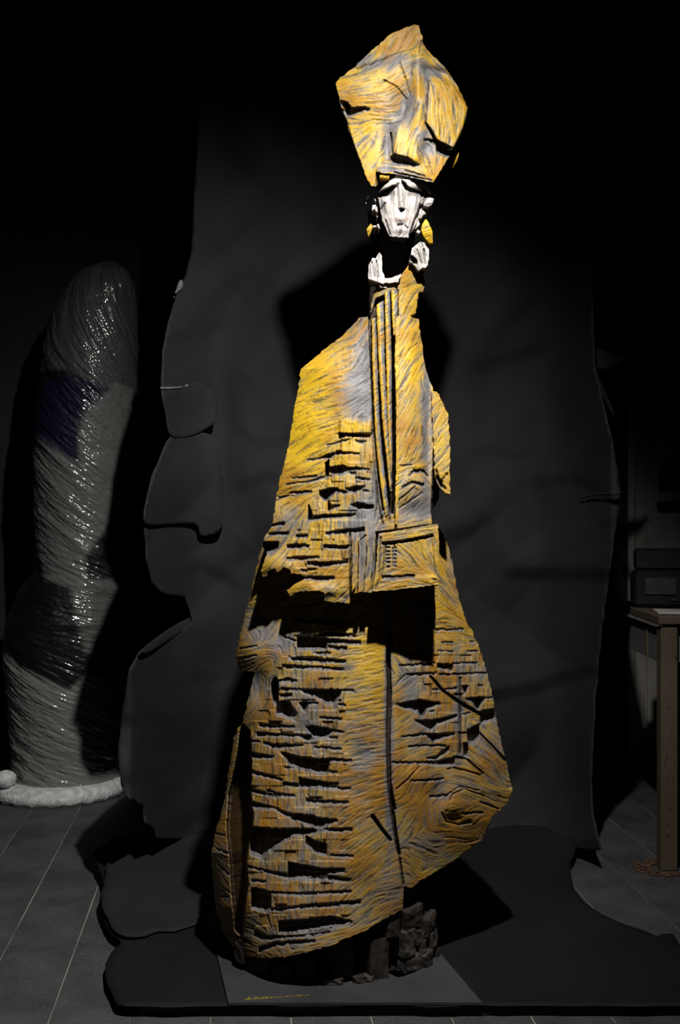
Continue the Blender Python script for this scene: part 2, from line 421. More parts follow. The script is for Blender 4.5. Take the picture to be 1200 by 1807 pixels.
# how much gold is brushed over the grey ground coat: x, y, rx, ry, change
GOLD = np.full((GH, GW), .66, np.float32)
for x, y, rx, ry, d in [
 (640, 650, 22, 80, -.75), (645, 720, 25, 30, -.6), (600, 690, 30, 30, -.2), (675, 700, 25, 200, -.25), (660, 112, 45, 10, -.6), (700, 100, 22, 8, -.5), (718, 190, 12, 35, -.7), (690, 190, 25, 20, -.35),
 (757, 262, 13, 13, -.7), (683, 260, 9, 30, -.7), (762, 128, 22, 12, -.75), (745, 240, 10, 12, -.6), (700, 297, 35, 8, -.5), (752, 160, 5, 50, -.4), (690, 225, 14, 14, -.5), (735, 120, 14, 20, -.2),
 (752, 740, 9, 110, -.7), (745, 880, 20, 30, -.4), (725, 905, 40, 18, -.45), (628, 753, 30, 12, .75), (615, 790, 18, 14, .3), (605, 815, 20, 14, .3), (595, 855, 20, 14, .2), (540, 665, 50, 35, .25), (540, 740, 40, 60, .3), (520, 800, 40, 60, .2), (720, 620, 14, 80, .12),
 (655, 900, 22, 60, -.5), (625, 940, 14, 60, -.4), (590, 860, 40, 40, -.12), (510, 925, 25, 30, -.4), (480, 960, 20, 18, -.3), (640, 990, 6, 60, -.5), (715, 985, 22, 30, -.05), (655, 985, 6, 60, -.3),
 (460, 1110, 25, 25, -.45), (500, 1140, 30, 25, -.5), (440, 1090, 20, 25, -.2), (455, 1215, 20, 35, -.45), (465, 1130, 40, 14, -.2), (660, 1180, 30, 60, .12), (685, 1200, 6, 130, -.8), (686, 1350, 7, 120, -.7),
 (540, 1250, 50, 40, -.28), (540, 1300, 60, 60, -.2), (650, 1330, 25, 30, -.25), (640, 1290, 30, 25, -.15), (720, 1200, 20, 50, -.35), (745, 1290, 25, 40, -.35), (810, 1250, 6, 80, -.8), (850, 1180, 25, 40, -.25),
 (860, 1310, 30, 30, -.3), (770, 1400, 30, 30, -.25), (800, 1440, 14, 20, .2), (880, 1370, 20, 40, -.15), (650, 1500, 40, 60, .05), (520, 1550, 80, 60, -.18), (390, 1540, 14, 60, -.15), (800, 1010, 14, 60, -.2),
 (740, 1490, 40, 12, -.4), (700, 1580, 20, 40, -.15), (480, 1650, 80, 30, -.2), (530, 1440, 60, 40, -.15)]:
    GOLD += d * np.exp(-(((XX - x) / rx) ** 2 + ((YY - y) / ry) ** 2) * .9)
OCHRE = np.clip(.32 + .28 * LOW + .12 * MID + .48 * np.clip((YY - 1080) / 330, 0, 1), 0, 1)  # browner gold lower down, darkened further to paint in weaker light
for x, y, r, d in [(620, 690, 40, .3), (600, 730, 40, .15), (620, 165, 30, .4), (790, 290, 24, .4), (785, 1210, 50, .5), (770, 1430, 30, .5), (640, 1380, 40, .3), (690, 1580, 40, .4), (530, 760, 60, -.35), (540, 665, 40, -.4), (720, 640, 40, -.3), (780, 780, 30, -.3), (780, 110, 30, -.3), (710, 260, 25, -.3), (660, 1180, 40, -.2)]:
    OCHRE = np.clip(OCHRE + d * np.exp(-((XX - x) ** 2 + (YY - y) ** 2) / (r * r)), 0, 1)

def sample(a, px, py):
    x = np.clip(px - GX0, 0, GW - 1.001); y = np.clip(py - GY0, 0, GH - 1.001)
    j = x.astype(int); i = y.astype(int); fx = x - j; fy = y - i
    return (a[i, j] * (1 - fx) + a[i, j + 1] * fx) * (1 - fy) + (a[i + 1, j] * (1 - fx) + a[i + 1, j + 1] * fx) * fy

def jitter(poly, amp=.8, step=5):
    """walk the outline and roughen it a little, as a chainsaw leaves it"""
    out = []
    n = len(poly)
    for i in range(n):
        a, b = np.array(poly[i], float), np.array(poly[(i + 1) % n], float)
        L = np.hypot(*(b - a)); k = max(1, int(L / step))
        nn = np.array((-(b - a)[1], (b - a)[0])) / max(L, 1e-6)
        for q in range(k):
            p = a + (b - a) * q / k
            if q: p = p + nn * random.gauss(0, amp)
            out.append((p[0], p[1]))
    return out

AXIS_Y = 2.83
def carve(name, poly, H, mat, parent, cuts=None, step=1.5, back=((.03, 1.0), (.10, .93), (.16, .6)), rough=.8, amp=.00085, coat=None, jit=.8, plain=False, goldmap=None, far=None, side_shade=.8):
    """a solid: carved front over the outline, side walls, and a rounded back. H = metres in front of the axis plane"""
    if jit: poly = jitter(poly, jit)
    P = np.array(poly)
    x0, y0 = P.min(0) - 2; x1, y1 = P.max(0) + 2
    nx, ny = int((x1 - x0) / step) + 1, int((y1 - y0) / step) + 1
    gx, gy = np.meshgrid(x0 + np.arange(nx + 1) * step, y0 + np.arange(ny + 1) * step)
    cell = inpoly(poly, gx[:-1, :-1] + step / 2, gy[:-1, :-1] + step / 2)
    cnt = np.zeros((ny + 1, nx + 1), int)
    for a in (0, 1):
        for b in (0, 1):
            cnt[a:ny + a, b:nx + b] += cell
    used = cnt > 0; bnd = used & (cnt < 4)
    idx = -np.ones((ny + 1, nx + 1), int); idx[used] = np.arange(used.sum())
    vx, vy = gx[used].copy(), gy[used].copy()
    bi = idx[bnd]; bx, by = vx[bi], vy[bi]
    best = np.full(len(bi), 1e9); qx, qy = bx.copy(), by.copy()
    for i in range(len(P)):
        a, b = P[i], P[(i + 1) % len(P)]; d = b - a; L2 = d @ d + 1e-9
        t = np.clip(((bx - a[0]) * d[0] + (by - a[1]) * d[1]) / L2, 0, 1)
        ex, ey = a[0] + t * d[0], a[1] + t * d[1]; dd = (ex - bx) ** 2 + (ey - by) ** 2
        k = dd < best; best[k] = dd[k]; qx[k] = ex[k]; qy[k] = ey[k]
    vx[bi], vy[bi] = qx, qy
    hmap = H - (cuts.D if cuts else 0)
    tex = amp * (.62 * np.clip(CHISEL, -2, 1.2) + .42 * np.clip(BRISTLE, -1.5, 1.5) + .2 * np.clip(STREAK, -1.5, 1.2)) * rough - .0024 * CRACK * rough
    h = sample(hmap + tex, vx, vy)
    Y = AXIS_Y - h
    W = np.stack(((vx - CX) / F * Y, Y, EYE - (vy - CY) / F * Y), 1)
    I = idx
    quads = np.stack((I[:-1, :-1][cell], I[1:, :-1][cell], I[1:, 1:][cell], I[:-1, 1:][cell]), 1)
    # boundary edges (used once)
    e = np.concatenate([quads[:, [k, (k + 1) % 4]] for k in range(4)])
    key = np.sort(e, 1); kk = key[:, 0].astype(np.int64) * (len(vx) + 1) + key[:, 1]
    u, inv, c = np.unique(kk, return_inverse=True, return_counts=True)
    be = e[c[inv] == 1]
    bv = np.unique(be); pos = {v: i for i, v in enumerate(bv)}
    base = W[bv]; cen = base.mean(0); nb = len(bv)
    far_y = (W[:, 1].max() if far is None else far)
    V = [W]; Fc = [quads]; prev = bv.copy()
    start = len(W); ea = np.array([pos[v] for v in be[:, 0]]); eb = np.array([pos[v] for v in be[:, 1]])
    for dy, sc in back:
        ring = base.copy()
        ring[:, 0] = cen[0] + (base[:, 0] - cen[0]) * sc; ring[:, 2] = cen[2] + (base[:, 2] - cen[2]) * (1 - (1 - sc) * .7)
        ring[:, 1] = np.maximum(base[:, 1] + .004, np.minimum(base[:, 1] + dy, far_y + dy))
        ids = np.arange(start, start + nb)
        V.append(ring); Fc.append(np.stack((prev[eb], prev[ea], ids[ea], ids[eb]), 1)); prev = ids; start += nb
    V.append(np.array([[cen[0], far_y + back[-1][0] + .02, cen[2]]]))
    tri = np.stack((prev[eb], prev[ea], np.full(len(ea), start)), 1)
    V = np.concatenate(V)
    faces = np.concatenate(Fc).tolist() + tri.tolist()
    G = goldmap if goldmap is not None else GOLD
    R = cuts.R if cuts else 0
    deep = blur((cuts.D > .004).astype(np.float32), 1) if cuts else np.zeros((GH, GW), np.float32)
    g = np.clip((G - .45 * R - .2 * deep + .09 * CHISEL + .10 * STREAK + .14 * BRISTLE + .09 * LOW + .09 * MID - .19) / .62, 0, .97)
    gr = np.maximum(np.clip(-.26 * CHISEL - .26 * BRISTLE - .22 * STREAK - .17, 0, .75), .75 * CRACK) + .9 * deep * (1 - np.clip(R, 0, 1))  # last term paints shade onto the floors of the deep cuts
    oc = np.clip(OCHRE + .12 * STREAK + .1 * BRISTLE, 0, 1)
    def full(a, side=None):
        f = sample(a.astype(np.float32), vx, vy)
        sd = f[bv] if side is None else np.maximum(f[bv], side)  # side walls and undersides darkened: shade painted into the colour
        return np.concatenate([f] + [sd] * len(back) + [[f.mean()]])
    o = mesh_obj(name, V, faces, mat, parent, True, attrs={'gold': full(g), 'ochre': full(oc), 'groove': full(np.clip(gr, 0, .95), side_shade)}, flat_from=len(quads))
    return o

def blocks(mask, cw, ch, amp):
    """uneven block faces: every little block stands a bit prouder or lower than its neighbour"""
    row = np.floor(YY / ch).astype(int); shift = ((row * 7919) % 13) / 13.0 * cw
    col = np.floor((XX + shift + 2 * MID) / cw).astype(int)
    hsh = np.sin(row * 12.9898 + col * 78.233) * 43758.5453
    return (hsh - np.floor(hsh) - .5) * 2 * amp * mask

# ------------------------------------------------------------------ the sculpture
BASE_Z = 0.034
bishop = empty('bishop_sculpture', (-0.03, 2.83, BASE_Z))
tag(bishop, 'tall carved wooden bishop figure with gold paint, pale face and mitre', 'sculpture')

# -- lower robe
low_poly = [(600, 925), (760, 925), (773, 925), (790, 962), (800, 1000), (804, 1032), (815, 1070), (827, 1106), (832, 1110), (845, 1142), (858, 1180), (870, 1230), (880, 1290), (895, 1350),
  (905, 1395), (895, 1420), (870, 1440), (851, 1484), (824, 1500), (800, 1521), (775, 1535), (760, 1545), (745, 1552), (727, 1568), (713, 1563), (711, 1606), (680, 1622), (640, 1645), (625, 1650), (590, 1667), (545, 1680),
  (500, 1690), (460, 1691), (430, 1685), (408, 1668), (390, 1640), (381, 1600), (375, 1550), (373, 1505), (378, 1475), (388, 1445), (398, 1405), (405, 1350), (411, 1310), (418, 1288), (424, 1286), (431, 1262), (436, 1238), (442, 1215),
  (450, 1186), (424, 1184), (420, 1176), (416, 1160), (420, 1135), (427, 1105), (435, 1073), (444, 1040), (450, 1012), (462, 960), (490, 925)]
xl = np.interp(YY, (925, 1012, 1073, 1160, 1286, 1400, 1505, 1600, 1691), (470, 450, 435, 418, 418, 398, 373, 378, 405))
xr = np.interp(YY, (925, 1000, 1106, 1230, 1350, 1395, 1450, 1520, 1600, 1691), (775, 800, 827, 870, 895, 905, 890, 860, 830, 800))
xc = np.interp(YY, (925, 1200, 1500, 1691), (640, 630, 590, 585))
fm = np.interp(YY, (900, 1000, 1100, 1300, 1500, 1700), (.150, .165, .187, .232, .278, .325))
sl = np.clip((xc - XX) / (xc - xl), 0, 1.05); sr = np.clip((XX - xc) / (xr - xc), 0, 1.1)
HL = fm * np.where(XX < xc, np.sqrt(np.clip(1 - .93 * sl ** 2.4, .03, 1)), 1 - .80 * sr ** 1.7)
HL = HL + .004 * LOW * .5
# the two halves of the robe meet in a seam, the right half a little behind
seam = np.interp(YY, (925, 1150, 1250, 1400, 1505, 1600), (684, 684, 686, 689, 702, 712))
HL = HL - .010 * np.clip((XX - seam) / 3, 0, 1) * (YY < 1570)
for x, y, rx, ry, d in [(440, 1150, 26, 34, .020), (800, 1425, 30, 26, .012), (800, 1445, 14, 10, -.010), (770, 1405, 26, 30, -.008), (740, 1370, 30, 18, .006), (700, 1300, 10, 60, .004), (650, 1250, 30, 100, .006),
   (640, 1480, 40, 60, .008), (690, 1560, 30, 50, .006), (850, 1360, 40, 40, .005), (460, 1215, 16, 30, -.012)]:
    HL = HL + d * np.exp(-(((XX - x) / rx) ** 2 + ((YY - y) / ry) ** 2))
shL = polymask([(535, 1090), (610, 1090), (608, 1250), (615, 1400), (610, 1500), (620, 1620), (540, 1660), (440, 1640), (436, 1400), (445, 1270), (490, 1180)], 3)
shR = polymask([(735, 1130), (840, 1120), (868, 1220), (870, 1260), (845, 1280), (800, 1330), (750, 1310), (738, 1200)], 2)
HL = HL + blocks(shL, 24, 19, .0032) + blocks(shR, 20, 17, .0030)
cl = Cuts()
cl.slots([
 [(600, 135, 143), (700, 140, 148), (780, 118, 140), (860, 128, 150), (945, 140, 150)], [(580, 150, 215), (620, 145, 218), (760, 160, 220), (770, 165, 190), (975, 178, 195)],
 [(770, 205, 225), (890, 215, 235)], [(680, 250, 255), (740, 245, 265), (790, 250, 260)], [(525, 275, 290), (620, 283, 300), (760, 290, 312), (885, 300, 315)],
 [(490, 325, 340), (620, 335, 350), (760, 340, 358), (875, 352, 362)], [(420, 450, 510), (440, 400, 540), (465, 430, 560)], [(450, 425, 432), (520, 408, 435), (580, 425, 435)],
 [(480, 470, 485), (600, 478, 492), (700, 482, 520), (760, 480, 550), (800, 480, 555), (840, 480, 525), (860, 482, 492), (935, 483, 493)], [(470, 510, 525), (550, 505, 525)],
 [(450, 560, 625), (500, 550, 630), (530, 555, 645), (580, 630, 640)], [(590, 565, 570), (625, 560, 610), (650, 562, 575), (710, 560, 568)], [(835, 570, 578), (885, 572, 585)],
 [(720, 650, 660), (860, 658, 672)], [(340, 690, 710), (430, 705, 720), (565, 708, 720)], [(635, 710, 715), (680, 710, 765), (760, 720, 770), (800, 730, 745), (865, 738, 748)],
 [(330, 745, 770), (360, 745, 768), (450, 755, 770), (590, 762, 775), (655, 765, 800), (690, 768, 785), (830, 775, 785)], [(290, 798, 806), (350, 800, 808)], [(370, 805, 820), (430, 820, 845), (620, 825, 835)],
 [(685, 835, 845), (855, 848, 858)], [(280, 865, 890), (330, 880, 905), (420, 895, 910), (440, 890, 895)], [(480, 870, 885), (540, 885, 940), (600, 900, 960), (700, 910, 985), (770, 912, 990), (785, 910, 930), (920, 918, 932)],
 [(500, 962, 968), (600, 965, 975), (775, 985, 1000), (830, 990, 998)], [(265, 975, 990), (320, 990, 1010), (420, 1015, 1035), (490, 1040, 1050)], [(590, 1030, 1075), (700, 1050, 1080), (840, 1065, 1075)],
 [(490, 1060, 1075), (700, 1085, 1098), (915, 1095, 1108)], [(265, 1095, 1110), (350, 1110, 1130), (435, 1135, 1150)], [(390, 1105, 1120), (480, 1128, 1140), (565, 1138, 1150)],
 [(635, 1155, 1175), (700, 1170, 1185), (895, 1178, 1190)], [(220, 225, 230), (330, 208, 216)], [(215, 285, 296), (330, 265, 272)], [(560, 30, 45), (640, 45, 62), (800, 50, 66), (900, 62, 72)], [(495, 150, 158), (575, 175, 185)]], 360, 1080, 3.53)
cl.slots([
 [(370, 0, 12), (480, 8, 20), (590, 10, 22)], [(245, 30, 40), (330, 48, 60), (415, 50, 58)], [(460, 68, 80), (540, 75, 85), (635, 78, 88)],
 [(230, 75, 100), (330, 100, 110), (390, 125, 140), (480, 135, 170), (520, 145, 180), (590, 150, 160)], [(235, 180, 270), (280, 185, 285), (340, 190, 250), (400, 188, 215), (530, 190, 200), (650, 185, 198)],
 [(460, 215, 245), (500, 240, 280), (545, 250, 290)], [(560, 293, 300), (655, 296, 305)], [(390, 325, 385), (440, 335, 380), (520, 350, 375), (620, 350, 362)],
 [(215, 338, 345), (290, 355, 362), (390, 375, 392), (520, 372, 395), (645, 392, 402)], [(240, 395, 405), (300, 402, 412)], [(240, 430, 500), (300, 440, 510), (320, 450, 500)],
 [(260, 445, 450), (320, 445, 455), (420, 450, 460), (520, 445, 455), (645, 440, 450)], [(270, 510, 520), (350, 512, 522), (500, 495, 508), (685, 480, 495)],
 [(350, 565, 605), (440, 560, 600), (560, 545, 580), (650, 565, 575)], [(360, 600, 612), (500, 598, 610), (640, 570, 580)], [(250, 600, 620), (300, 625, 640), (420, 625, 632), (560, 605, 615)],
 [(270, 670, 690), (340, 650, 665), (500, 640, 650)], [(90, 150, 156), (110, 152, 158)], [(85, 205, 210), (135, 215, 220)], [(95, 265, 270), (150, 290, 298)], [(100, 330, 335), (150, 375, 382)], [(105, 460, 464), (150, 465, 470)], [(140, 610, 618), (240, 650, 660)]], 340, 1380, 2.3077)
cl.slots([
 [(510, 115, 130), (600, 120, 132), (715, 115, 128)], [(755, 205, 215), (790, 205, 218)], [(740, 270, 278), (815, 268, 276)], [(555, 208, 214), (640, 210, 217)], [(525, 268, 274), (640, 272, 279)], [(430, 280, 290), (485, 280, 292)],
 [(260, 370, 380), (420, 362, 378), (515, 352, 365)], [(525, 360, 390), (570, 365, 400), (630, 365, 415), (640, 358, 370), (815, 352, 362)], [(305, 432, 442), (430, 428, 445), (525, 425, 440)],
 [(540, 435, 442), (750, 428, 440), (880, 425, 433)], [(490, 545, 552), (580, 540, 550), (665, 530, 545)], [(700, 522, 530), (720, 520, 580), (745, 520, 530)], [(810, 512, 520), (850, 510, 520)],
 [(730, 605, 615), (780, 602, 640), (810, 602, 685), (825, 600, 660), (870, 602, 612), (920, 598, 606)], [(240, 645, 660), (390, 620, 690), (410, 620, 730), (450, 625, 680), (550, 635, 650)],
 [(455, 695, 705), (505, 692, 705)], [(370, 760, 770), (480, 765, 825), (520, 755, 790), (665, 720, 740)], [(700, 715, 725), (760, 708, 718)], [(270, 875, 882), (450, 855, 870), (490, 860, 910), (555, 858, 890), (650, 850, 865)],
 [(830, 700, 780), (860, 690, 760), (940, 680, 740)], [(740, 830, 900), (780, 810, 910), (820, 790, 860)], [(710, 920, 1000), (745, 920, 1000)], [(320, 945, 955), (450, 935, 945), (590, 935, 945)],
 [(450, 1030, 1038), (520, 1015, 1040), (610, 940, 970)], [(210, 1055, 1068), (400, 1055, 1068), (540, 1050, 1080), (650, 1020, 1070)], [(340, 1185, 1192), (460, 1180, 1192), (575, 1170, 1182)], [(470, 1295, 1305), (600, 1285, 1298)],
 [(700, 1413, 1424), (850, 1408, 1416)], [(690, 1490, 1498), (770, 1478, 1488)], [(300, 240, 246), (350, 320, 326)], [(240, 500, 508), (300, 440, 446)]], 640, 1080, 4.0)
for pts, w, d in [([(480, 455), (560, 550), (700, 650), (830, 720)], (4, 7), .022), ([(820, 850), (920, 950), (1010, 1050)], (2, 4), .012), ([(660, 1025), (730, 1035), (850, 1140)], (4, 2), .012), ([(400, 1090), (320, 1180), (240, 1250)], (3, 2), .006),
   ([(640, 1100), (730, 1120), (830, 1150)], 3, .006), ([(830, 1340), (960, 1390)], (2, 3), .006), ([(680, 1235), (860, 1300)], (2, 2.5), .005), ([(645, 1095), (600, 1110)], 3, .006), ([(580, 1300), (690, 1230), (820, 1260)], 2.5, .004),
   ([(560, 1420), (590, 1480), (680, 1500), (760, 1470)], 3, .006), ([(620, 1330), (640, 1280), (720, 1250)], 3, .005), ([(1000, 1080), (1040, 1250)], 2.5, .004)]:
    cl.groove(T(pts, 640, 1080, 4.0), w, d)
cl.groove([(687, 1120), (685, 1160), (687, 1220), (685, 1300), (687, 1380), (692, 1430), (699, 1480), (704, 1506)], (9, 6), .035)
cl.groove([(658, 1441), (675, 1465), (689, 1482)], (7, 5), .022)
cl.groove([(686, 1370), (697, 1428)], (5, 3), .02)
cl.groove([(704, 1506), (712, 1560)], 3, .012)
cl.groove([(692, 1390), (690, 1440)], 2, .01)
cl.pit([(427, 1278), (440, 1290), (443, 1360), (441, 1400), (446, 1440), (443, 1470), (433, 1520), (437, 1560), (431, 1600), (427, 1652), (416, 1640), (409, 1560), (406, 1510), (401, 1462), (405, 1402), (418, 1340)], .10, 1)
cl.pit([(808, 1195), (815, 1195), (816, 1330), (809, 1332)], .006, 1)
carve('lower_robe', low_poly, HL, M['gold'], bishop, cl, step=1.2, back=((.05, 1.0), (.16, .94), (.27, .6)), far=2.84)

# -- cape: everything above the hem that shades the lower robe
cape_poly = [(653, 556), (657, 530), (664, 505), (672, 500), (700, 497), (712, 480), (722, 466), (733, 460), (747, 474), (750, 495), (747, 516), (739, 516), (736, 541), (734, 553), (724, 557), (739, 563), (744, 600), (750, 644),
  (758, 672), (764, 684), (768, 720), (768, 800), (772, 850), (776, 862), (775, 880), (768, 893), (760, 905), (762, 926), (772, 930), (772, 1034), (668, 1046), (620, 1048), (618, 1065), (590, 1064), (572, 1061), (572, 1046), (560, 1043), (530, 1044),
  (511, 1053), (506, 1042), (522, 1030), (538, 1021), (529, 1013), (514, 1014), (512, 1007), (499, 1001), (496, 1007), (488, 1011), (485, 1003), (470, 1011), (472, 1017), (464, 1019), (460, 1007), (471, 978), (462, 963),
  (468, 945), (479, 930), (486, 886), (493, 850), (500, 825), (509, 788), (517, 735), (525, 690), (531, 651), (560, 627), (607, 590), (612, 583), (630, 566), (633, 561), (645, 560)]
cxl = np.interp(YY, (480, 560, 651, 735, 886, 963, 1060), (660, 640, 531, 517, 486, 462, 455))
cxr = np.interp(YY, (480, 600, 690, 850, 930, 1060), (745, 745, 768, 775, 772, 790))
cm = np.interp(YY, (460, 520, 650, 800, 950, 1065), (.105, .115, .150, .185, .218, .240))
xm = np.interp(YY, (480, 650, 1060), (700, 640, 630))
a = np.clip((xm - XX) / (xm - cxl), 0, 1.05); b2 = np.clip((XX - xm) / (cxr - xm), 0, 1.1)
HC = cm - np.where(XX < xm, .055 * a ** 2.2, .05 * b2 ** 2.0)
HC = HC + .004 * LOW * .5
HC += .022 * np.exp(-(((XX - 490) / 40) ** 2 + ((YY - 1000) / 22) ** 2)) + .012 * np.exp(-(((XX - 560) / 50) ** 2 + ((YY - 1040) / 14) ** 2))
for x, y, rx, ry, d in [(732, 860, 30, 26, .012), (725, 640, 18, 90, .006), (755, 760, 8, 110, -.012), (560, 720, 50, 80, .006), (640, 650, 14, 90, -.006), (725, 905, 40, 16, -.008), (490, 905, 16, 20, .008)]:
    HC = HC + d * np.exp(-(((XX - x) / rx) ** 2 + ((YY - y) / ry) ** 2))
stepmask = polymask([(600, 740), (656, 740), (660, 900), (640, 930), (615, 1060), (560, 1040), (500, 980), (545, 900), (575, 830)], 2)
HC = HC + blocks(stepmask, 20, 17, .003) + .007 * polymask([(600, 741), (655, 740), (656, 764), (600, 766)], 1)
cc = Cuts()
cc.slots([[(290, 480, 540), (380, 485, 520), (500, 485, 510), (600, 490, 498)], [(120, 633, 640), (240, 605, 620), (370, 565, 590), (420, 560, 575)], [(500, 575, 595), (580, 578, 605), (650, 585, 600)],
 [(0, 815, 824), (120, 765, 805), (170, 750, 800), (250, 735, 750)], [(255, 710, 755), (350, 730, 755), (450, 735, 755), (560, 750, 765)], [(110, 880, 1050), (150, 830, 1010)],
 [(150, 930, 985), (210, 925, 1010), (330, 905, 1000), (400, 930, 970), (520, 930, 960), (690, 960, 970)], [(0, 1070, 1085), (110, 1045, 1060), (280, 1015, 1030), (400, 990, 1010), (495, 985, 1015)],
 [(500, 1065, 1080), (600, 1070, 1105), (700, 1090, 1105)], [(30, 1240, 1290), (100, 1230, 1350), (150, 1210, 1320), (270, 1200, 1240)], [(250, 1225, 1270), (350, 1240, 1275), (450, 1245, 1265)],
 [(370, 1210, 1225), (500, 1185, 1260), (630, 1175, 1190)], [(600, 1235, 1250), (680, 1240, 1255)], [(140, 1330, 1490), (155, 1400, 1490), (200, 1435, 1480), (300, 1430, 1445)], [(440, 1425, 1435), (540, 1400, 1475), (650, 1425, 1485), (745, 1430, 1475)]], 560, 700, 7.5)
cc.slots([[(340, 190, 255), (360, 245, 260), (400, 240, 255), (500, 235, 248), (565, 235, 245)], [(280, 338, 350), (335, 333, 345)], [(420, 325, 335), (520, 310, 325), (610, 300, 315)], [(160, 288, 297), (225, 272, 285)], [(145, 328, 338), (245, 320, 332)],
 [(115, 370, 410), (130, 370, 418), (190, 370, 400), (195, 370, 380)], [(235, 385, 400), (280, 380, 400), (345, 385, 395)], [(410, 385, 400), (480, 388, 403), (575, 383, 395)], [(232, 445, 455), (300, 440, 458), (390, 440, 450)],
 [(330, 465, 480), (400, 468, 488), (450, 465, 480), (530, 462, 472)], [(310, 538, 548), (400, 535, 553), (465, 538, 550)], [(190, 155, 160), (300, 140, 145), (355, 128, 133)], [(230, 90, 95), (340, 78, 84), (420, 55, 62)], [(300, 500, 508), (335, 508, 518)]], 420, 820, 2.727)
cc.slots([[(170, 1160, 1170), (300, 1150, 1160)], [(180, 1075, 1082), (330, 1062, 1070)], [(270, 970, 974), (400, 950, 958)], [(870, 1065, 1075), (900, 1025, 1040), (960, 1030, 1045), (985, 1065, 1075)], [(830, 1130, 1140), (890, 1095, 1110), (960, 1110, 1125)]], 460, 520, 3.333)
# gaps between the stole bands, and the deep split beside the right panel
cc.groove([(652, 560), (655, 640), (660, 740), (664, 790), (670, 850), (676, 900)], (5, 3), .03)
cc.groove([(668, 535), (671, 640), (676, 720), (681, 790), (687, 840), (691, 890)], (4, 3), .025)
cc.groove([(694, 560), (695, 620), (694, 740), (692, 800), (693, 860), (692, 905)], (9, 5), .075)
cc.pit([(653, 561), (664, 528), (702, 512), (701, 700), (698, 880), (684, 905), (668, 850), (658, 740)], .034, 1)
cc.pit([(766, 800), (771, 850), (778, 880), (768, 896), (762, 904), (764, 860)], .055, 1)
cc.groove([(664, 850), (668, 890), (676, 925)], 2.5, .01); cc.groove([(676, 845), (684, 880), (688, 920)], 2.5, .012); cc.groove([(657, 760), (662, 830), (666, 900)], 2.5, .008)
cc.groove([(618, 938), (618, 1000), (619, 1064)], (3, 3.5), .016)
cc.groove([(631, 1000), (632, 960), (645, 945)], 2.5, .008); cc.groove([(644, 1042), (646, 1000), (656, 955)], 2.5, .008); cc.groove([(655, 1040), (664, 960)], 2.5, .006)
cc.groove([(700, 885), (720, 870), (740, 852)], 2.5, .006); cc.groove([(700, 900), (745, 870)], 2.5, .004)
cc.pit([(664, 940), (775, 925), (776, 1036), (664, 1046)], .02, 1)
cc.groove([(736, 607), (722, 618)], 2, .004); cc.groove([(705, 822), (727, 820)], 2, .005)
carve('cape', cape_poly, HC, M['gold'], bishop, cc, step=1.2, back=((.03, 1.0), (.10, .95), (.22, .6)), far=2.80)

# -- stole bands
for Lp, Rp, add in [
    ([(656, 563), (657, 640), (660.5, 732), (664.5, 795), (671, 850), (680, 912)], [(663.5, 560), (666, 640), (669, 732), (674, 795), (681, 850), (687, 905)], .006),
    ([(664.5, 538), (668, 635), (672, 693), (675.5, 752), (682, 810), (688, 865)], [(677, 530), (679, 635), (681.5, 693), (685, 752), (690, 810), (692, 868)], .010),
    ([(679, 514), (680.5, 600), (682, 655), (683, 720), (686.5, 790), (690, 836)], [(688, 514), (690, 600), (691.5, 655), (691.5, 720), (692.5, 790), (692, 838)], .012),
    ([(690, 513), (692, 560), (694, 592)], [(702.5, 511), (701.5, 560), (699, 590)], .008)]:
    poly = Lp + Rp[::-1]
    xa = np.interp(YY, [p[1] for p in Lp], [p[0] for p in Lp]); xb = np.interp(YY, [p[1] for p in Rp], [p[0] for p in Rp])
    u = np.clip((XX - xa) / (xb - xa), 0, 1)
    Hb = cm - .012 + add + .005 * np.sin(math.pi * u) ** .6 - .004 * u
    G2 = np.where(u < .48, .95, .12).astype(np.float32) + .25 * (MID * .5) * (u > .4)
    carve('stole_band', poly, Hb, M['gold'], bishop, None, step=.9, back=((.02, 1.0), (.03, .9)), jit=.35, goldmap=blur(G2, 1), far=2.7, rough=.6, side_shade=.95)
# right panel edge: a thin bright board edge beside the deep split
carve('panel_edge', [(698, 560), (705, 556), (705, 640), (704, 760), (704, 860), (702, 925), (697, 925), (699, 800), (699, 700), (697, 640)], cm + .006, M['gold'], bishop, None, step=1.0, back=((.03, 1.0), (.04, .9)), jit=.5, goldmap=GOLD + .35, far=2.72, rough=.6)
# right shoulder board
Hs = np.interp(YY, (680, 880), (.115, .165)).astype(np.float32) + (782 - XX) * .0002
cs = Cuts(); cs.groove([(770, 830), (776, 850), (786, 862)], 3, .008); cs.groove([(790, 835), (778, 850)], 3, .006); cs.slot([(770, 838, 846), (780, 848, 860)])
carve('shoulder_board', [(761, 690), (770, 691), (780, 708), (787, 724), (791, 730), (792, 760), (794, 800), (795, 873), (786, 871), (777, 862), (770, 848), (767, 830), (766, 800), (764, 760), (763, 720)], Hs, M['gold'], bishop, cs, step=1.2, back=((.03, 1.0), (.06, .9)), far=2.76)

# -- book held before the chest
cb = Cuts()
cb.slots([[(690, 372, 382), (800, 362, 370), (940, 333, 343)], [(690, 530, 545), (760, 536, 548), (850, 526, 540)]], 420, 820, 2.727)
for c in range(2):
    for r in range(6):
        x = 682 + c * 11; y = 965 + r * 6.5
        cb.slot([(x, y, y + 2.2), (x + 6, y - .5, y + 2)])
cb.groove([(672, 948), (670, 1020), (663, 1040)], 2.5, .006); cb.groove([(696, 962), (695, 1000)], 2.5, .006); cb.groove([(681, 965), (676, 1012)], 3, .006)

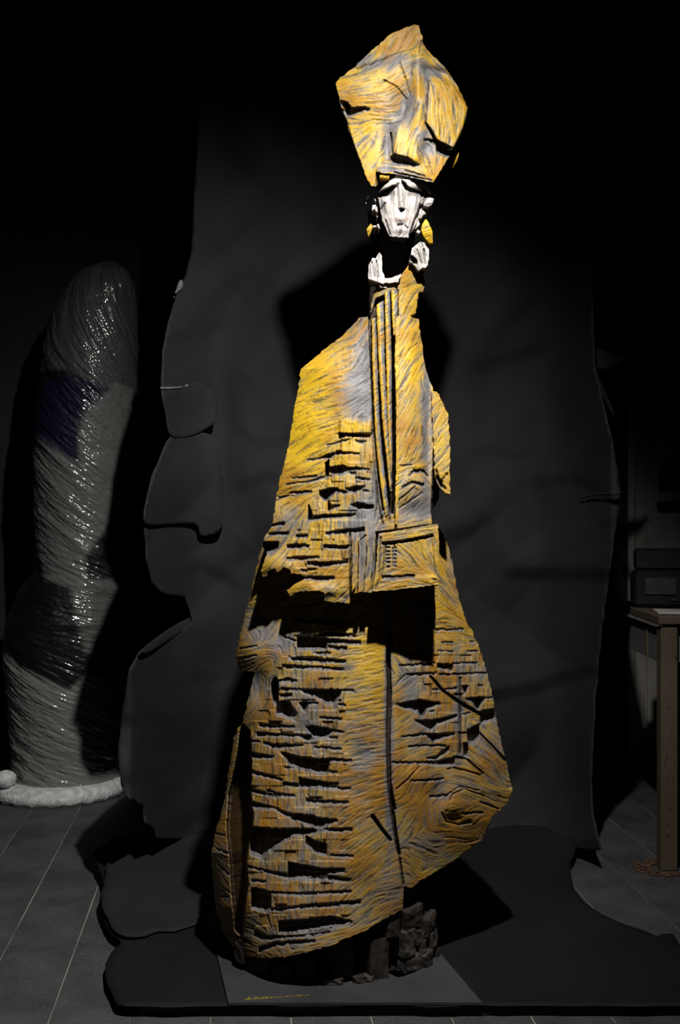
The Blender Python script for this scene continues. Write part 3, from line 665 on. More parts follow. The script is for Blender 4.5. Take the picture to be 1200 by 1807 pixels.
Hbk = np.interp(YY, (925, 1045), (.245, .268)).astype(np.float32) - (XX - 665) * .00012
Hbk = Hbk - .007 * polymask([(676, 960), (764, 945), (768, 1016), (678, 1019)], 1)
carve('book', [(668, 942), (700, 937), (735, 931), (773, 925), (775, 960), (774, 1000), (774, 1032), (720, 1039), (665, 1044), (657, 1044), (664, 1000)], Hbk, M['gold'], bishop, cb, step=1.2, back=((.02, 1.0), (.075, 1.0), (.08, .9)), far=2.60, jit=.5)
# pleats left of the book
for poly, add in [([(621, 950), (631, 942), (632, 990), (628, 1035), (621, 1046)], .004), ([(634, 955), (646, 946), (644, 1000), (640, 1044), (632, 1046), (633, 1000)], .009), ([(648, 950), (663, 942), (657, 1000), (652, 1046), (642, 1046), (646, 1000)], .006)]:
    carve('pleat', poly, cm + add + .006, M['gold'], bishop, None, step=1.2, back=((.03, 1.0), (.04, .9)), jit=.5, far=2.62)

# -- head: face, mitre, collar, hair
cf = Cuts()
cf.slots([[(232, 345, 395), (300, 300, 370), (400, 255, 315), (490, 225, 250)], [(590, 150, 190), (640, 190, 270), (700, 255, 300), (760, 275, 310), (880, 310, 355), (930, 290, 310)], [(560, 572, 600), (590, 568, 618), (635, 590, 612)],
 [(515, 825, 850), (560, 812, 835), (612, 810, 830)], [(640, 830, 850), (690, 860, 880)]], 640, 300, 8.571, 1.0)
cf.groove(T([(880, 520), (840, 640), (770, 800), (710, 990)], 640, 300, 8.571), (4, 3), .02)
cf.groove(T([(910, 320), (890, 560)], 640, 300, 8.571), 3, .015)
cf.groove(T([(270, 600), (340, 500)], 640, 300, 8.571), 3, .006)
cf.groove(T([(350, 760), (410, 980)], 640, 300, 8.571), 2, .008)
nose = np.clip(1 - np.abs(XX - np.interp(YY, (315, 368), (705, 709))) / np.interp(YY, (315, 345, 368), (4, 6, 7)), 0, 1) * (YY < 368) * np.clip((YY - 314) / 40, 0, 1)
Hf = .108 + .015 * nose - .045 * np.clip(np.abs(XX - 706) / 42, 0, 1.2) ** 2.0 - .012 * np.clip((YY - 330) / 90, 0, 1)
Hf = Hf + .012 * polymask(T([(232, 345), (330, 220), (520, 130), (560, 190), (430, 270), (260, 350)], 640, 300, 8.571), 1) + .010 * polymask(T([(600, 140), (720, 140), (860, 230), (930, 290), (880, 320), (740, 275), (680, 250)], 640, 300, 8.571), 1)
Hf = Hf - .010 * np.exp(-(((XX - 686) / 12) ** 2 + ((YY - 345) / 9) ** 2)) - .010 * np.exp(-(((XX - 727) / 12) ** 2 + ((YY - 347) / 9) ** 2))
Hf = Hf + .010 * np.exp(-(((XX - 708) / 11) ** 2 + ((YY - 385) / 8) ** 2)) + .006 * np.exp(-(((XX - 707) / 12) ** 2 + ((YY - 405) / 6) ** 2)) - .012 * (XX > np.interp(YY, (340, 365, 418), (746, 741, 722)))
GF = np.full((GH, GW), .85, np.float32) - .5 * np.exp(-(((XX - 740) / 10) ** 2 + ((YY - 370) / 40) ** 2)) - .35 * np.exp(-(((XX - 675) / 7) ** 2 + ((YY - 365) / 12) ** 2)) - .3 * np.exp(-(((XX - 700) / 25) ** 2 + ((YY - 412) / 8) ** 2))
OC_KEEP = OCHRE
OCHRE = np.clip(.15 * np.ones_like(OCHRE) + .9 * np.exp(-(((XX - 709) / 12) ** 2 + ((YY - 386) / 8) ** 2)), 0, 1)
carve('face', T([(230, 360), (260, 300), (350, 210), (440, 130), (520, 60), (600, 40), (760, 60), (900, 130), (950, 210), (960, 330), (930, 480), (900, 600), (860, 720), (830, 800), (760, 900), (690, 1030), (560, 1020), (410, 1000), (340, 860), (290, 760), (265, 600), (240, 470)], 640, 300, 8.571),
      Hf, M['white'], bishop, cf, step=.8, back=((.02, .86), (.09, .8), (.16, .5)), side_shade=.97, goldmap=GF, rough=.8, far=2.78, jit=.4)
def chip(name, poly, h, mat, G=None, thick=.03):
    c = np.mean(poly, axis=0)
    Hc = h - .0006 * np.hypot(XX - c[0], YY - c[1])
    return carve(name, poly, Hc.astype(np.float32), mat, bishop, None, step=1.0, back=((thick, 1.0), (thick + .02, .7)), jit=.3, goldmap=G, far=2.78, rough=.6)
for poly, h in [([(752, 349), (759, 348), (766, 351), (763, 360), (757, 365), (749, 364), (747, 361)], .075), ([(741, 369), (747, 371), (752, 377), (747, 379), (743, 386), (738, 384)], .07), ([(733, 383), (739, 390), (741, 396), (733, 404), (729, 404)], .065),
   ([(742, 350), (746, 345), (750, 342), (757, 343), (752, 348), (747, 357), (743, 362)], .07), ([(737, 405), (742, 408), (740, 413), (734, 410)], .06),
   ([(647, 344), (653, 341), (652, 347), (647, 349)], .06), ([(660, 350), (663, 352), (664, 356), (661, 354)], .062), ([(657, 362), (663, 361), (666, 367), (667, 374), (663, 373), (661, 369), (656, 372)], .06), ([(645, 357), (648, 358), (646, 360)], .055),
   ([(664, 381), (667, 381), (666, 384)], .06), ([(665, 396), (668, 395), (671, 403), (668, 404)], .065), ([(658, 398), (664, 398), (664, 401), (658, 401)], .06), ([(768, 342), (771, 341), (769, 345)], .05), ([(750, 320), (757, 332), (762, 345), (756, 342), (746, 330)], .06)]:
    chip('hair_lock', poly, h, M['white'], np.full((GH, GW), .7, np.float32))
Gw = np.full((GH, GW), .78, np.float32)
cw = Cuts(); cw.groove([(656, 462), (660, 488)], 2, .006); cw.groove([(664, 460), (668, 490)], 2, .006); cw.groove([(736, 440), (745, 465)], 2, .006); cw.slot([(722, 450, 456), (730, 452, 462), (736, 460, 466)]); cw.groove([(748, 440), (750, 465)], 2.5, .008)
carve('collar', [(650, 492), (649, 484), (651, 466), (657, 455), (663, 456), (670, 445), (674, 452), (674, 473), (679, 491), (686, 491), (708, 483), (703, 498), (676, 501), (662, 496)], np.full((GH, GW), .112, np.float32) + (XX - 650) * .0003, M['white'], bishop, cw, step=1.0, back=((.03, 1.0), (.08, .9)), goldmap=Gw, far=2.76, jit=.6)
carve('collar', [(722, 462), (726, 445), (727, 438), (741, 427), (749, 428), (757, 440), (757, 458), (755, 468), (751, 473), (746, 472), (738, 478), (731, 468)], np.full((GH, GW), .122, np.float32) - (XX - 720) * .0006, M['white'], bishop, cw, step=1.0, back=((.03, 1.0), (.08, .9)), goldmap=Gw - .15, far=2.76, jit=.6)
carve('collar', [(670, 504), (703, 501), (702, 510), (671, 507)], np.full((GH, GW), .112, np.float32), M['white'], bishop, None, step=1.0, back=((.03, 1.0), (.06, .9)), goldmap=Gw - .2, far=2.76, jit=.6)
OCHRE = OC_KEEP
chip('collar_point', [(751, 386), (757, 394), (763, 408), (764, 430), (758, 430), (748, 418), (743, 405), (745, 396)], .07, M['gold'], GOLD + .3)
chip('collar_point', [(647, 404), (655, 394), (658, 400), (654, 412), (650, 418)], .06, M['gold'], GOLD + .2)
chip('mitre_splinter', [(670, 309), (687, 310), (687, 314), (670, 314)], .12, M['gold'], GOLD + .3)
chip('mitre_splinter', [(806, 258), (811, 262), (808, 280), (799, 298), (797, 290)], .05, M['gold'], GOLD + .1)
# neck: a rough dark column between chin and collar
nv, nf = [], []
for i, (z, rx, ry) in enumerate([(1.60, .062, .075), (1.66, .058, .07), (1.74, .052, .062), (1.80, .056, .065), (1.88, .062, .07)]):
    for k in range(20):
        an = 2 * math.pi * k / 20; j = 1 + .07 * math.sin(k * 5 + i * 2)
        nv.append((.137 + rx * j * math.cos(an), 2.945 + ry * j * math.sin(an) * .95, z))
for i in range(4):
    for k in range(20):
        nf.append([i * 20 + k, i * 20 + (k + 1) % 20, i * 20 + 20 + (k + 1) % 20, i * 20 + 20 + k])
nf += [list(range(19, -1, -1)), list(range(80, 100))]
mesh_obj('neck', nv, nf, M['char'], bishop)

mitre_poly = [(593, 152), (592, 146), (600, 136), (606, 134), (622, 121), (640, 104), (660, 86), (680, 68), (691, 59), (712, 50), (732, 43), (739, 45), (742, 58), (746, 64), (746, 76), (752, 86), (762, 97), (778, 112), (792, 128), (803, 145), (815, 166), (826, 191), (824, 206),
  (819, 222), (812, 242), (800, 262), (788, 284), (765, 322), (748, 318), (720, 312), (700, 308), (664, 304), (664, 296), (662, 320), (663, 329), (655, 329), (652, 322), (648, 318), (640, 296), (630, 270), (617, 235), (606, 200), (602, 192), (599, 178)]
cmt = Cuts()
Hm = np.full((GH, GW), .118, np.float32)
Hm -= .000012 * (XX - 712) ** 2 * .25
def soft(poly, s): return polymask(poly, s)
Hm = Hm - .022 * soft([(590, 150), (600, 140), (650, 120), (685, 106), (742, 76), (742, 40), (690, 50), (590, 135)], 7) * np.clip((745 - XX) / 150, .3, 1)   # upper left face leans back
Hm = Hm - .010 * np.exp(-(((XX - 655) / 50) ** 2 + ((YY - 116 + (XX - 655) * .35) / 7) ** 2))       # hollow under it
Hm = Hm + .016 * np.exp(-(((XX - 640) / 48) ** 2 + ((YY - 165) / 38) ** 2))                          # left lobe
Hm = Hm - .022 * np.exp(-(((XX - 712) / 14) ** 2 + ((YY - 190) / 34) ** 2))                          # hollow beside the ridge
Hm = Hm + .018 * np.exp(-(((XX - 738) / 9) ** 2 + ((YY - 140) / 60) ** 2)) + .014 * soft([(700, 215), (748, 175), (752, 230), (745, 268), (738, 290), (690, 276), (693, 250)], 4)
Hm = Hm - .018 * np.exp(-(((XX - 684) / 9) ** 2 + ((YY - 258) / 36) ** 2))
Hm = Hm + .016 * soft([(756, 142), (800, 150), (826, 190), (818, 225), (800, 263), (775, 252), (752, 218)], 1)
Hm = Hm - .020 * np.exp(-(((XX - 765) / 24) ** 2 + ((YY - 127 - (XX - 765) * .25) / 9) ** 2))
Hm = Hm - .012 * soft([(742, 75), (780, 108), (815, 160), (800, 150), (760, 120)], 3)
Hm = Hm - .010 * np.exp(-(((XX - 753) / 12) ** 2 + ((YY - 262) / 12) ** 2))
Hm = Hm + .003 * soft([(664, 291), (690, 287), (765, 303), (766, 322), (664, 304)], 1)
cmt.slots([[(160, 625, 640), (210, 640, 720), (240, 680, 728), (300, 672, 705), (370, 680, 695)], [(165, 680, 712), (240, 690, 725)], [(520, 1025, 1055), (545, 1005, 1060), (640, 1030, 1075), (720, 1082, 1088)],
   [(840, 905, 975), (900, 930, 1000), (955, 965, 1020)], [(750, 898, 908), (840, 905, 935)], [(540, 1132, 1142), (700, 1165, 1178), (815, 1190, 1197)], [(620, 1118, 1124), (760, 1160, 1166)]], 560, 20, 4.0, .62)
cmt.groove(T([(765, 790), (800, 840), (835, 915)], 560, 20, 4.0), (3, 5), .02)
cmt.groove(T([(520, 860), (525, 960), (535, 1030)], 560, 20, 4.0), 3, .015)
cmt.groove(T([(580, 360), (620, 460), (655, 600)], 560, 20, 4.0), 1.5, .006)
cmt.groove(T([(470, 485), (560, 530), (630, 620)], 560, 20, 4.0), 1.5, .006)
cmt.groove(T([(270, 410), (400, 370), (560, 300), (730, 250)], 560, 20, 4.0), 1.3, .004)
cmt.groove(T([(735, 210), (720, 290)], 560, 20, 4.0), 2.5, .008)
cmt.groove(T([(785, 490), (770, 640), (765, 780)], 560, 20, 4.0), 2, .006)
cmt.groove(T([(200, 760), (260, 960), (310, 1090)], 560, 20, 4.0), 2, .006)
carve('mitre', mitre_poly, Hm, M['gold'], bishop, cmt, step=1.2, back=((.025, .9), (.12, .8), (.17, .5)), far=2.74, jit=.6)

# -- the trunk foot, charred, with its block-cut bark
tv, tf = [], []
TC = (-.032, 2.845); TR = .280
nz_, na_ = 26, 150
for i in range(nz_ + 1):
    z = BASE_Z + .002 + .36 * i / nz_
    for k in range(na_):
        an = 2 * math.pi * k / na_
        row = int(i / nz_ * 6 + (k % 17) * .13); colb = int(k / 7 + (row % 2) * .5)
        q = math.sin(row * 12.9 + colb * 78.2) * 43758.5; q -= math.floor(q)
        r = TR - .03 + .026 * q + random.uniform(-.003, .003) - (.02 if k % 7 == 0 else 0)
        r -= .13 * max(0, min(1, (z - .10) / .06)) * max(0, min(1, (-math.cos(an) + .35) / .3))
        tv.append((TC[0] + r * math.cos(an), TC[1] + r * math.sin(an), z))
for i in range(nz_):
    for k in range(na_):
        tf.append([i * na_ + k, i * na_ + (k + 1) % na_, (i + 1) * na_ + (k + 1) % na_, (i + 1) * na_ + k])
tf += [list(range(na_ - 1, -1, -1)), list(range(nz_ * na_, (nz_ + 1) * na_))]
trunk = mesh_obj('trunk_foot', tv, tf, M['char'], bishop)
def bark(cpx, cpy, w, h, mat, proud=.0, tilt=0.0):
    """one block of bark on the trunk face at that place"""
    X = (cpx - CX) / F * 2.58
    s = max(-.97, min(.97, (X - TC[0]) / TR)); Y = TC[1] - TR * math.sqrt(1 - s * s)
    X = (cpx - CX) / F * Y; Z = EYE - (cpy - CY) / F * Y
    rz = math.asin(s)
    ww, hh = w * Y / F, h * Y / F
    n = 5; v = []; f = []
    vs = []
    for a in range(2):
        for i in range(n):
            for j in range(n):
                u, q = (j / (n - 1) - .5) * ww, (i / (n - 1) - .5) * hh
                d = -(.006 + proud + random.uniform(-.0016, .0016) - .004 * (i in (0, n - 1) or j in (0, n - 1)) * random.random()) if a == 0 else .02
                x = u * math.cos(rz) - d * math.sin(rz); y = u * math.sin(rz) + d * math.cos(rz)
                zz = max(BASE_Z + .001, Z - q + u * tilt)
                v.append((X + x, Y + y, zz))
    for i in range(n - 1):
        for j in range(n - 1):
            p = i * n + j; f.append([p, p + n, p + n + 1, p + 1])
    ring = [j for j in range(n)] + [i * n + n - 1 for i in range(1, n)] + [(n - 1) * n + j for j in range(n - 2, -1, -1)] + [i * n for i in range(n - 2, 0, -1)]
    for a in range(len(ring)):
        p, q = ring[a], ring[(a + 1) % len(ring)]
        f.append([p, q, q + n * n, p + n * n])
    return mesh_obj('bark_block', v, f, mat, bishop)
for args in [(716, 1662, 26, 44, 'char_grey', .012, .1), (738, 1652, 18, 26, 'char_grey', .006, 0), (742, 1672, 22, 24, 'char_grey', .004, .0), (764, 1660, 24, 34, 'char_grey', .0, .15), (760, 1630, 26, 30, 'char', .0, .5), (722, 1700, 38, 26, 'char_grey', .012, .15),
             (746, 1692, 26, 26, 'char_grey', .014, .2), (770, 1690, 14, 30, 'char', .0, .1), (710, 1725, 44, 16, 'char_grey', .012, .12), (588, 1737, 34, 24, 'char_grey', .008, .05), (562, 1733, 22, 20, 'char', .004, 0), (632, 1733, 22, 24, 'char', .008, .0), (650, 1732, 13, 22, 'char_grey', .006, 0),
             (606, 1690, 34, 60, 'char', .0, 0), (668, 1690, 36, 70, 'char', .002, 0), (690, 1630, 28, 40, 'char', .008, 0), (728, 1618, 40, 34, 'char', .004, .2), (540, 1712, 34, 40, 'char', .0, 0), (500, 1716, 34, 30, 'char', .0, 0), (460, 1704, 34, 30, 'char', .0, 0), (425, 1680, 24, 34, 'char', .0, 0)]:
    bark(args[0], args[1], args[2], args[3], M[args[4]], args[5], args[6])

# ------------------------------------------------------------------ base plate, board and paper on the floor
def slab(name, pts, z0, z1, mat, parent=None, origin=None):
    n = len(pts)
    v = [(x, y, z0) for x, y in pts] + [(x, y, z1) for x, y in pts]
    f = [list(range(n - 1, -1, -1)), list(range(n, 2 * n))] + [[i, (i + 1) % n, n + (i + 1) % n, n + i] for i in range(n)]
    return mesh_obj(name, v, f, mat, parent, origin=origin)
PZ = 0.026
p1, p2 = on_floor(403, 1769, BASE_Z), on_floor(851, 1769, BASE_Z)
p3, p4 = on_floor(783, 1689, BASE_Z), on_floor(373, 1642, BASE_Z)
dR = (p3 - p2); dL = (p4 - p1)
c3 = p2 + dR * (.62 / np.linalg.norm(dR)); c4 = p1 + dL * (.72 / np.linalg.norm(dL))
plate = slab('base_plate', [(p1[0], p1[1]), (p2[0], p2[1]), (c3[0], c3[1]), (c4[0], c4[1])], PZ + .002, BASE_Z, M['plate'], None, origin=(0, 2.75, PZ))
tag(plate, 'flat grey square plate under the foot of the carved figure', 'plate')
# hand-painted yellow inscription near the front left corner, too small to read: short brush strokes
ins = MB()
x = 432.0
while x < 545:
    y0 = 1765 - (x - 432) * .075
    w = random.uniform(1.5, 4.5)
    hgt = random.uniform(2.0, 5.5) if x < 485 else random.uniform(1.2, 2.6)
    a, b, c, d = on_floor(x, y0, BASE_Z + .0006), on_floor(x + w, y0 - .3, BASE_Z + .0006), on_floor(x + w + 1, y0 - hgt, BASE_Z + .0006), on_floor(x + .8, y0 - hgt, BASE_Z + .0006)
    if random.random() < .78: ins.add([tuple(a), tuple(b), tuple(c), tuple(d)], [[0, 1, 2, 3]])
    x += w + random.uniform(.6, 2.2)
ins.build('painted_inscription', M['yellow_paint'], plate)
bd = slab('floor_board', [(-.44, 2.475), (.82, 2.475), (.80, 2.72), (.55, 3.1), (-.5, 3.1)], .001, PZ - .003, M['board'], None, origin=(.2, 2.9, 0))
tag(bd, 'low black board under the black floor paper', 'board')

def sheet(name, poly, fY, mat, parent=None, origin=None, step=6, thick=.0012, world=False, zf=None):
    """paper: a grid cut to the outline with a real thickness. poly in px with depth fY(px,py), or on the floor (world metres) with height zf"""
    P = np.array(poly, float); x0, y0 = P.min(0); x1, y1 = P.max(0)
    nx, ny = int((x1 - x0) / step) + 2, int((y1 - y0) / step) + 2
    gx, gy = np.meshgrid(x0 - step * .5 + np.arange(nx + 1) * step, y0 - step * .5 + np.arange(ny + 1) * step)
    cell = inpoly(poly, gx[:-1, :-1] + step / 2, gy[:-1, :-1] + step / 2)
    cnt = np.zeros(gx.shape, int)
    for a in (0, 1):
        for b in (0, 1): cnt[a:ny + a, b:nx + b] += cell
    used = cnt > 0; bnd = used & (cnt < 4); idx = -np.ones(gx.shape, int); idx[used] = np.arange(used.sum())
    vx, vy = gx[used].copy(), gy[used].copy(); bi = idx[bnd]; bx, by = vx[bi], vy[bi]
    best = np.full(len(bi), 1e9); qx, qy = bx.copy(), by.copy()
    for i in range(len(P)):
        a, b = P[i], P[(i + 1) % len(P)]; d = b - a; t = np.clip(((bx - a[0]) * d[0] + (by - a[1]) * d[1]) / (d @ d + 1e-9), 0, 1)
        ex, ey = a[0] + t * d[0], a[1] + t * d[1]; dd = (ex - bx) ** 2 + (ey - by) ** 2; k = dd < best
        best[k] = dd[k]; qx[k] = ex[k]; qy[k] = ey[k]
    vx[bi], vy[bi] = qx, qy
    if world: W = np.stack((vx, vy, zf(vx, vy)), 1); off = np.array((0, 0, -thick))
    else:
        Y = fY(vx, vy); W = np.stack(((vx - CX) / F * Y, Y, EYE - (vy - CY) / F * Y), 1); off = np.array((0, thick, 0))
    q = np.stack((idx[:-1, :-1][cell], idx[1:, :-1][cell], idx[1:, 1:][cell], idx[:-1, 1:][cell]), 1)
    if world: q = q[:, ::-1]
    e = np.concatenate([q[:, [k, (k + 1) % 4]] for k in range(4)]); key = np.sort(e, 1); kk = key[:, 0].astype(np.int64) * (len(vx) + 1) + key[:, 1]
    u, inv, c = np.unique(kk, return_inverse=True, return_counts=True); be = e[c[inv] == 1]; n = len(W)
    faces = np.concatenate((q, q[:, ::-1] + n, np.stack((be[:, 1], be[:, 0], be[:, 0] + n, be[:, 1] + n), 1)))
    return mesh_obj(name, np.concatenate((W, W + off)), faces, mat, parent, True, origin)

def smooth_poly(pts, n=5):
    out = []; m = len(pts)
    for i in range(m):
        p0, p1, p2, p3 = [np.array(pts[(i + k - 1) % m], float) for k in range(4)]
        for t in np.linspace(0, 1, n, endpoint=False):
            out.append(tuple(.5 * ((2 * p1) + (-p0 + p2) * t + (2 * p0 - 5 * p1 + 4 * p2 - p3) * t * t + (-p0 + 3 * p1 - 3 * p2 + p3) * t ** 3)))
    return out

# -- hanging backdrop
BY = 3.75
def wrinkle(px, py):
    return (.010 * np.sin(px * .021 + py * .009) + .008 * np.sin(py * .017 - px * .013 + 1.3) + .006 * np.sin(px * .05 + 2 * np.sin(py * .011)) + .004 * np.sin(py * .043 + px * .02)
            + .016 * np.clip(np.sin(py * .0125 + 1.6 * np.sin(px * .0065) + .4), .3, 1)
            - .016 * np.abs(np.sin(py * .0092 + .9 * np.sin(px * .012 + 1) + px * .004)) - .012 * np.abs(np.sin(px * .010 - py * .006 + 1.2 * np.sin(py * .008))) - .006 * np.abs(np.sin(px * .028 + py * .019 + 1.5 * np.sin(py * .013))))
FOLDS = [([(900, 1000), (980, 1002), (1075, 1004)], .035), ([(850, 1222), (930, 1206), (1000, 1182), (1062, 1172)], .03), ([(950, 842), (1010, 832), (1050, 850), (1085, 872)], .022), ([(780, 935), (830, 927), (850, 910)], .018),
    ([(205, 1268), (250, 1255), (300, 1262)], .015), ([(212, 1368), (260, 1360), (300, 1345)], .015), ([(420, 745), (460, 775), (520, 762)], .015), ([(425, 850), (470, 828), (525, 845)], .022), ([(300, 590), (350, 575), (390, 562)], .012),
    ([(290, 1010), (350, 985), (420, 1020)], .018), ([(330, 1185), (400, 1180)], .012), ([(840, 640), (900, 620), (960, 600)], .016), ([(860, 780), (910, 795), (960, 770)], .014), ([(320, 1440), (380, 1412), (420, 1420)], .012), ([(430, 560), (500, 553)], .010)]
def back_Y(px, py):
    y = BY + wrinkle(px, py)
    for pts, d in FOLDS:
        xs = [p[0] for p in pts]; fy = np.interp(px, xs, [p[1] for p in pts])
        inx = np.clip((px - xs[0] + 30) / 40, 0, 1) * np.clip((xs[-1] + 30 - px) / 40, 0, 1)
        up = fy - py
        y = y - .6 * d * inx * np.where(up >= 0, np.exp(-(up / 45) ** 2), np.clip(1 + up / 22, 0, 1))
    y = y - .52 * np.clip((400 - px) / 170, 0, 1) ** 2 * np.clip((py - 300) / 400, .2, 1)       # left edge curls forward
    y = y - .34 * np.clip((px - 930) / 150, 0, 1) ** 2
    return y - .05 * np.clip((py - 1380) / 100, 0, 1) ** 2
left = [(360, 60), (345, 300), (338, 440), (328, 485), (312, 518), (296, 570), (286, 620), (284, 680), (290, 722), (301, 768), (283, 805), (266, 845), (256, 890), (254, 930), (258, 990), (268, 1030), (285, 1048), (325, 1053), (334, 1075), (339, 1098),
        (300, 1125), (245, 1150), (228, 1180), (214, 1265), (208, 1330), (213, 1385), (226, 1410), (252, 1424), (254, 1452), (272, 1466), (276, 1482)]
right = [(1062, 1500), (1048, 1440), (1044, 1380), (1050, 1250), (1062, 1120), (1075, 1020), (1088, 930), (1095, 870), (1082, 780), (1062, 700), (1050, 640), (1045, 500), (1050, 300), (1060, 60)]
backdrop = sheet('paper_backdrop', jitter(left + right, .5, 14), back_Y, M['paper'], None, (0, BY, 0), step=5)
tag(backdrop, 'tall torn sheet of black paper hanging behind the carved figure', 'backdrop')
def flap(poly, fY, n=4, mat='paper'):
    return sheet('torn_flap', smooth_poly(poly, n), fY, M[mat], backdrop, step=4)
flap([(302, 768), (345, 762), (383, 775), (396, 830), (400, 880), (398, 910), (385, 938), (355, 945), (345, 925), (300, 925), (256, 925), (258, 880), (275, 825)], lambda x, y: back_Y(x, y) - .02 - .05 * np.clip((x - 300) / 100, 0, 1) ** 2)
flap([(286, 684), (320, 680), (350, 673), (372, 688), (382, 712), (380, 745), (374, 750), (340, 768), (302, 770), (292, 730)], lambda x, y: back_Y(x, y) - .025 - .035 * np.clip((x - 320) / 60, 0, 1))
flap([(318, 492), (323, 505), (310, 520), (303, 535)], lambda x, y: back_Y(x, y) - .02, 3, 'paper_edge')
flap([(284, 683), (318, 682), (350, 672), (350, 675), (318, 685), (285, 686)], lambda x, y: back_Y(x, y) - .032, 2, 'paper_edge')
flap([(245, 1150), (300, 1108), (340, 1088), (342, 1100), (300, 1128), (262, 1152)], lambda x, y: back_Y(x, y) - .03 + (1150 - y) * .0008, 3)
flap([(1040, 613), (1075, 622), (1106, 628), (1098, 640), (1080, 648), (1058, 652), (1046, 645)], lambda x, y: np.full_like(x, 3.7) - .03 * np.sin((x - 1040) * .06), 3)
flap([(1052, 655), (1062, 675), (1085, 728), (1078, 728), (1056, 680)], lambda x, y: np.full_like(x, 3.72), 3)
flap([(1017, 880), (1040, 872), (1092, 866), (1090, 874), (1060, 874), (1020, 880)], lambda x, y: back_Y(x, y) - .03, 3)

# -- sheet on the floor, sweeping up behind the figure
def fz(x, y):
    z = PZ + .0 * x
    z = z + .045 * np.clip((y - 3.3) / .4, 0, 1) ** 2
    z = z + .0030 * np.sin(x * 9 + y * 4) * np.clip((y - 2.55) / .2, 0, 1) * np.clip((-x + .9) / 2, .2, 1) * .8
    return z + .012 * np.clip((x - .78) / .25, 0, 1) ** 2 + .02 * np.clip((-.42 - x) / .35, 0, 1) ** 2
fpx = [(205, 1772), (188, 1735), (185, 1705), (196, 1682), (216, 1664), (196, 1650), (182, 1620), (178, 1592), (184, 1575)]
fl = [tuple(on_floor(px, py, PZ)[:2]) for px, py in fpx]
fr = [tuple(on_floor(px, py, PZ)[:2]) for px, py in [(1200, 1668), (1178, 1640), (1160, 1652), (1143, 1644), (1100, 1630), (1060, 1612), (1030, 1590), (1014, 1570)]]
outline = [(-.47, 2.462)] + fl + [(-.70, 3.32), (-.76, 3.48), (-.72, 3.60), (-.60, 3.66), (-.60, 3.72), (.74, 3.72), (.76, 3.6), (.70, 3.45)] + fr[::-1] + [(.90, 2.55), (.86, 2.465)]
def over_z(x, y):
    return fz(x, y) + .006 + .010 * np.exp(-((y - 3.12) / .08) ** 2) + .016 * np.clip((-.45 - x) / .3, 0, 1)
floor_paper = sheet('floor_paper', jitter(outline, .0025, .05), None, M['floor_paper'], None, (.1, 3.0, PZ), step=.022, world=True, zf=fz)
tag(floor_paper, 'black paper sheet lying on the floor under the grey plate', 'paper sheet')

opx = [(216, 1662), (250, 1661), (283, 1647), (300, 1651), (335, 1640), (420, 1612), (720, 1588)]
ol = [tuple(on_floor(px, py, PZ)[:2]) for px, py in [(184, 1575), (178, 1598), (184, 1625), (197, 1650)] + opx]
sheet('paper_overlap', jitter([(-.60, 3.66), (-.70, 3.45), (-.69, 3.34)] + ol + [(.27, 3.45), (.27, 3.66)], .0025, .05), None, M['paper'], floor_paper, step=.022, world=True, zf=over_z)

# ------------------------------------------------------------------ wrapped figure at the left
bundle = empty('wrapped_sculpture', (-1.03, 4.47, 0))
tag(bundle, 'tall bundle wrapped in shiny clear film standing left of the black backdrop', 'wrapped sculpture')
prof = [(1418, 20, 212), (1400, 22, 212), (1350, 22, 216), (1280, 18, 226), (1190, 10, 236), (1120, 14, 240), (1065, 38, 238), (1030, 62, 234), (950, 65, 232), (850, 60, 236), (760, 62, 240), (700, 70, 244), (620, 78, 242), (560, 92, 240), (510, 118, 238), (480, 145, 228), (466, 175, 212)]
pyv = np.array([p[0] for p in prof][::-1], float); lxv = np.array([p[1] for p in prof][::-1], float); rxv = np.array([p[2] for p in prof][::-1], float)
nb_r, nb_a = 520, 300
BYc = 4.47
rows = np.linspace(466, 1418, nb_r); TH = np.linspace(0, 2 * math.pi, nb_a, endpoint=False)
fn = rng.normal(0, 1, (nb_r, nb_a)).astype(np.float32)
def smear(a, steps, slope):
    """pull noise along slanted stretch lines"""
    acc = np.zeros_like(a); ii, jj = np.meshgrid(np.arange(nb_r), np.arange(nb_a), indexing='ij')
    for k in range(-steps, steps + 1):
        acc += a[np.clip((ii + k * slope).round().astype(int), 0, nb_r - 1), (jj + k) % nb_a]
    return acc / acc.std()
sl1 = np.interp(rows, (466, 700, 900, 1040, 1120, 1200, 1418), (2.2, .9, .75, .35, .1, .7, .3))[:, None]
w1 = smear(boxblur(fn, 1), 11, sl1); w2 = smear(boxblur(boxblur(rng.normal(0, 1, (nb_r, nb_a)).astype(np.float32), 3), 3), 16, sl1)
w3 = smear(rng.normal(0, 1, (nb_r, nb_a)).astype(np.float32), 5, sl1)
zrow = EYE - (rows - CY) / F * (BYc - .0)
zrow = np.interp(rows, (466, 1418), (EYE - (466 - CY) / F * BYc, .03))
Lx = (np.interp(rows, pyv, lxv) - CX) / F * BYc; Rx = (np.interp(rows, pyv, rxv) - CX) / F * BYc
cxr_, hw = (Lx + Rx) / 2, (Rx - Lx) / 2
dep = np.minimum(hw * .95, .25)
disp = .0010 * w1 + .0022 * w2 + .0018 * w3
bx_ = cxr_[:, None] + (hw[:, None] + disp) * np.cos(TH)[None]; by_ = BYc + (dep[:, None] + disp) * np.sin(TH)[None]; bz_ = np.repeat(zrow[:, None], nb_a, 1)
V = np.stack((bx_, by_, bz_), -1).reshape(-1, 3)
ii, jj = np.meshgrid(np.arange(nb_r - 1), np.arange(nb_a), indexing='ij')
Q = np.stack((ii * nb_a + jj, (ii + 1) * nb_a + jj, (ii + 1) * nb_a + (jj + 1) % nb_a, ii * nb_a + (jj + 1) % nb_a), -1).reshape(-1, 4)
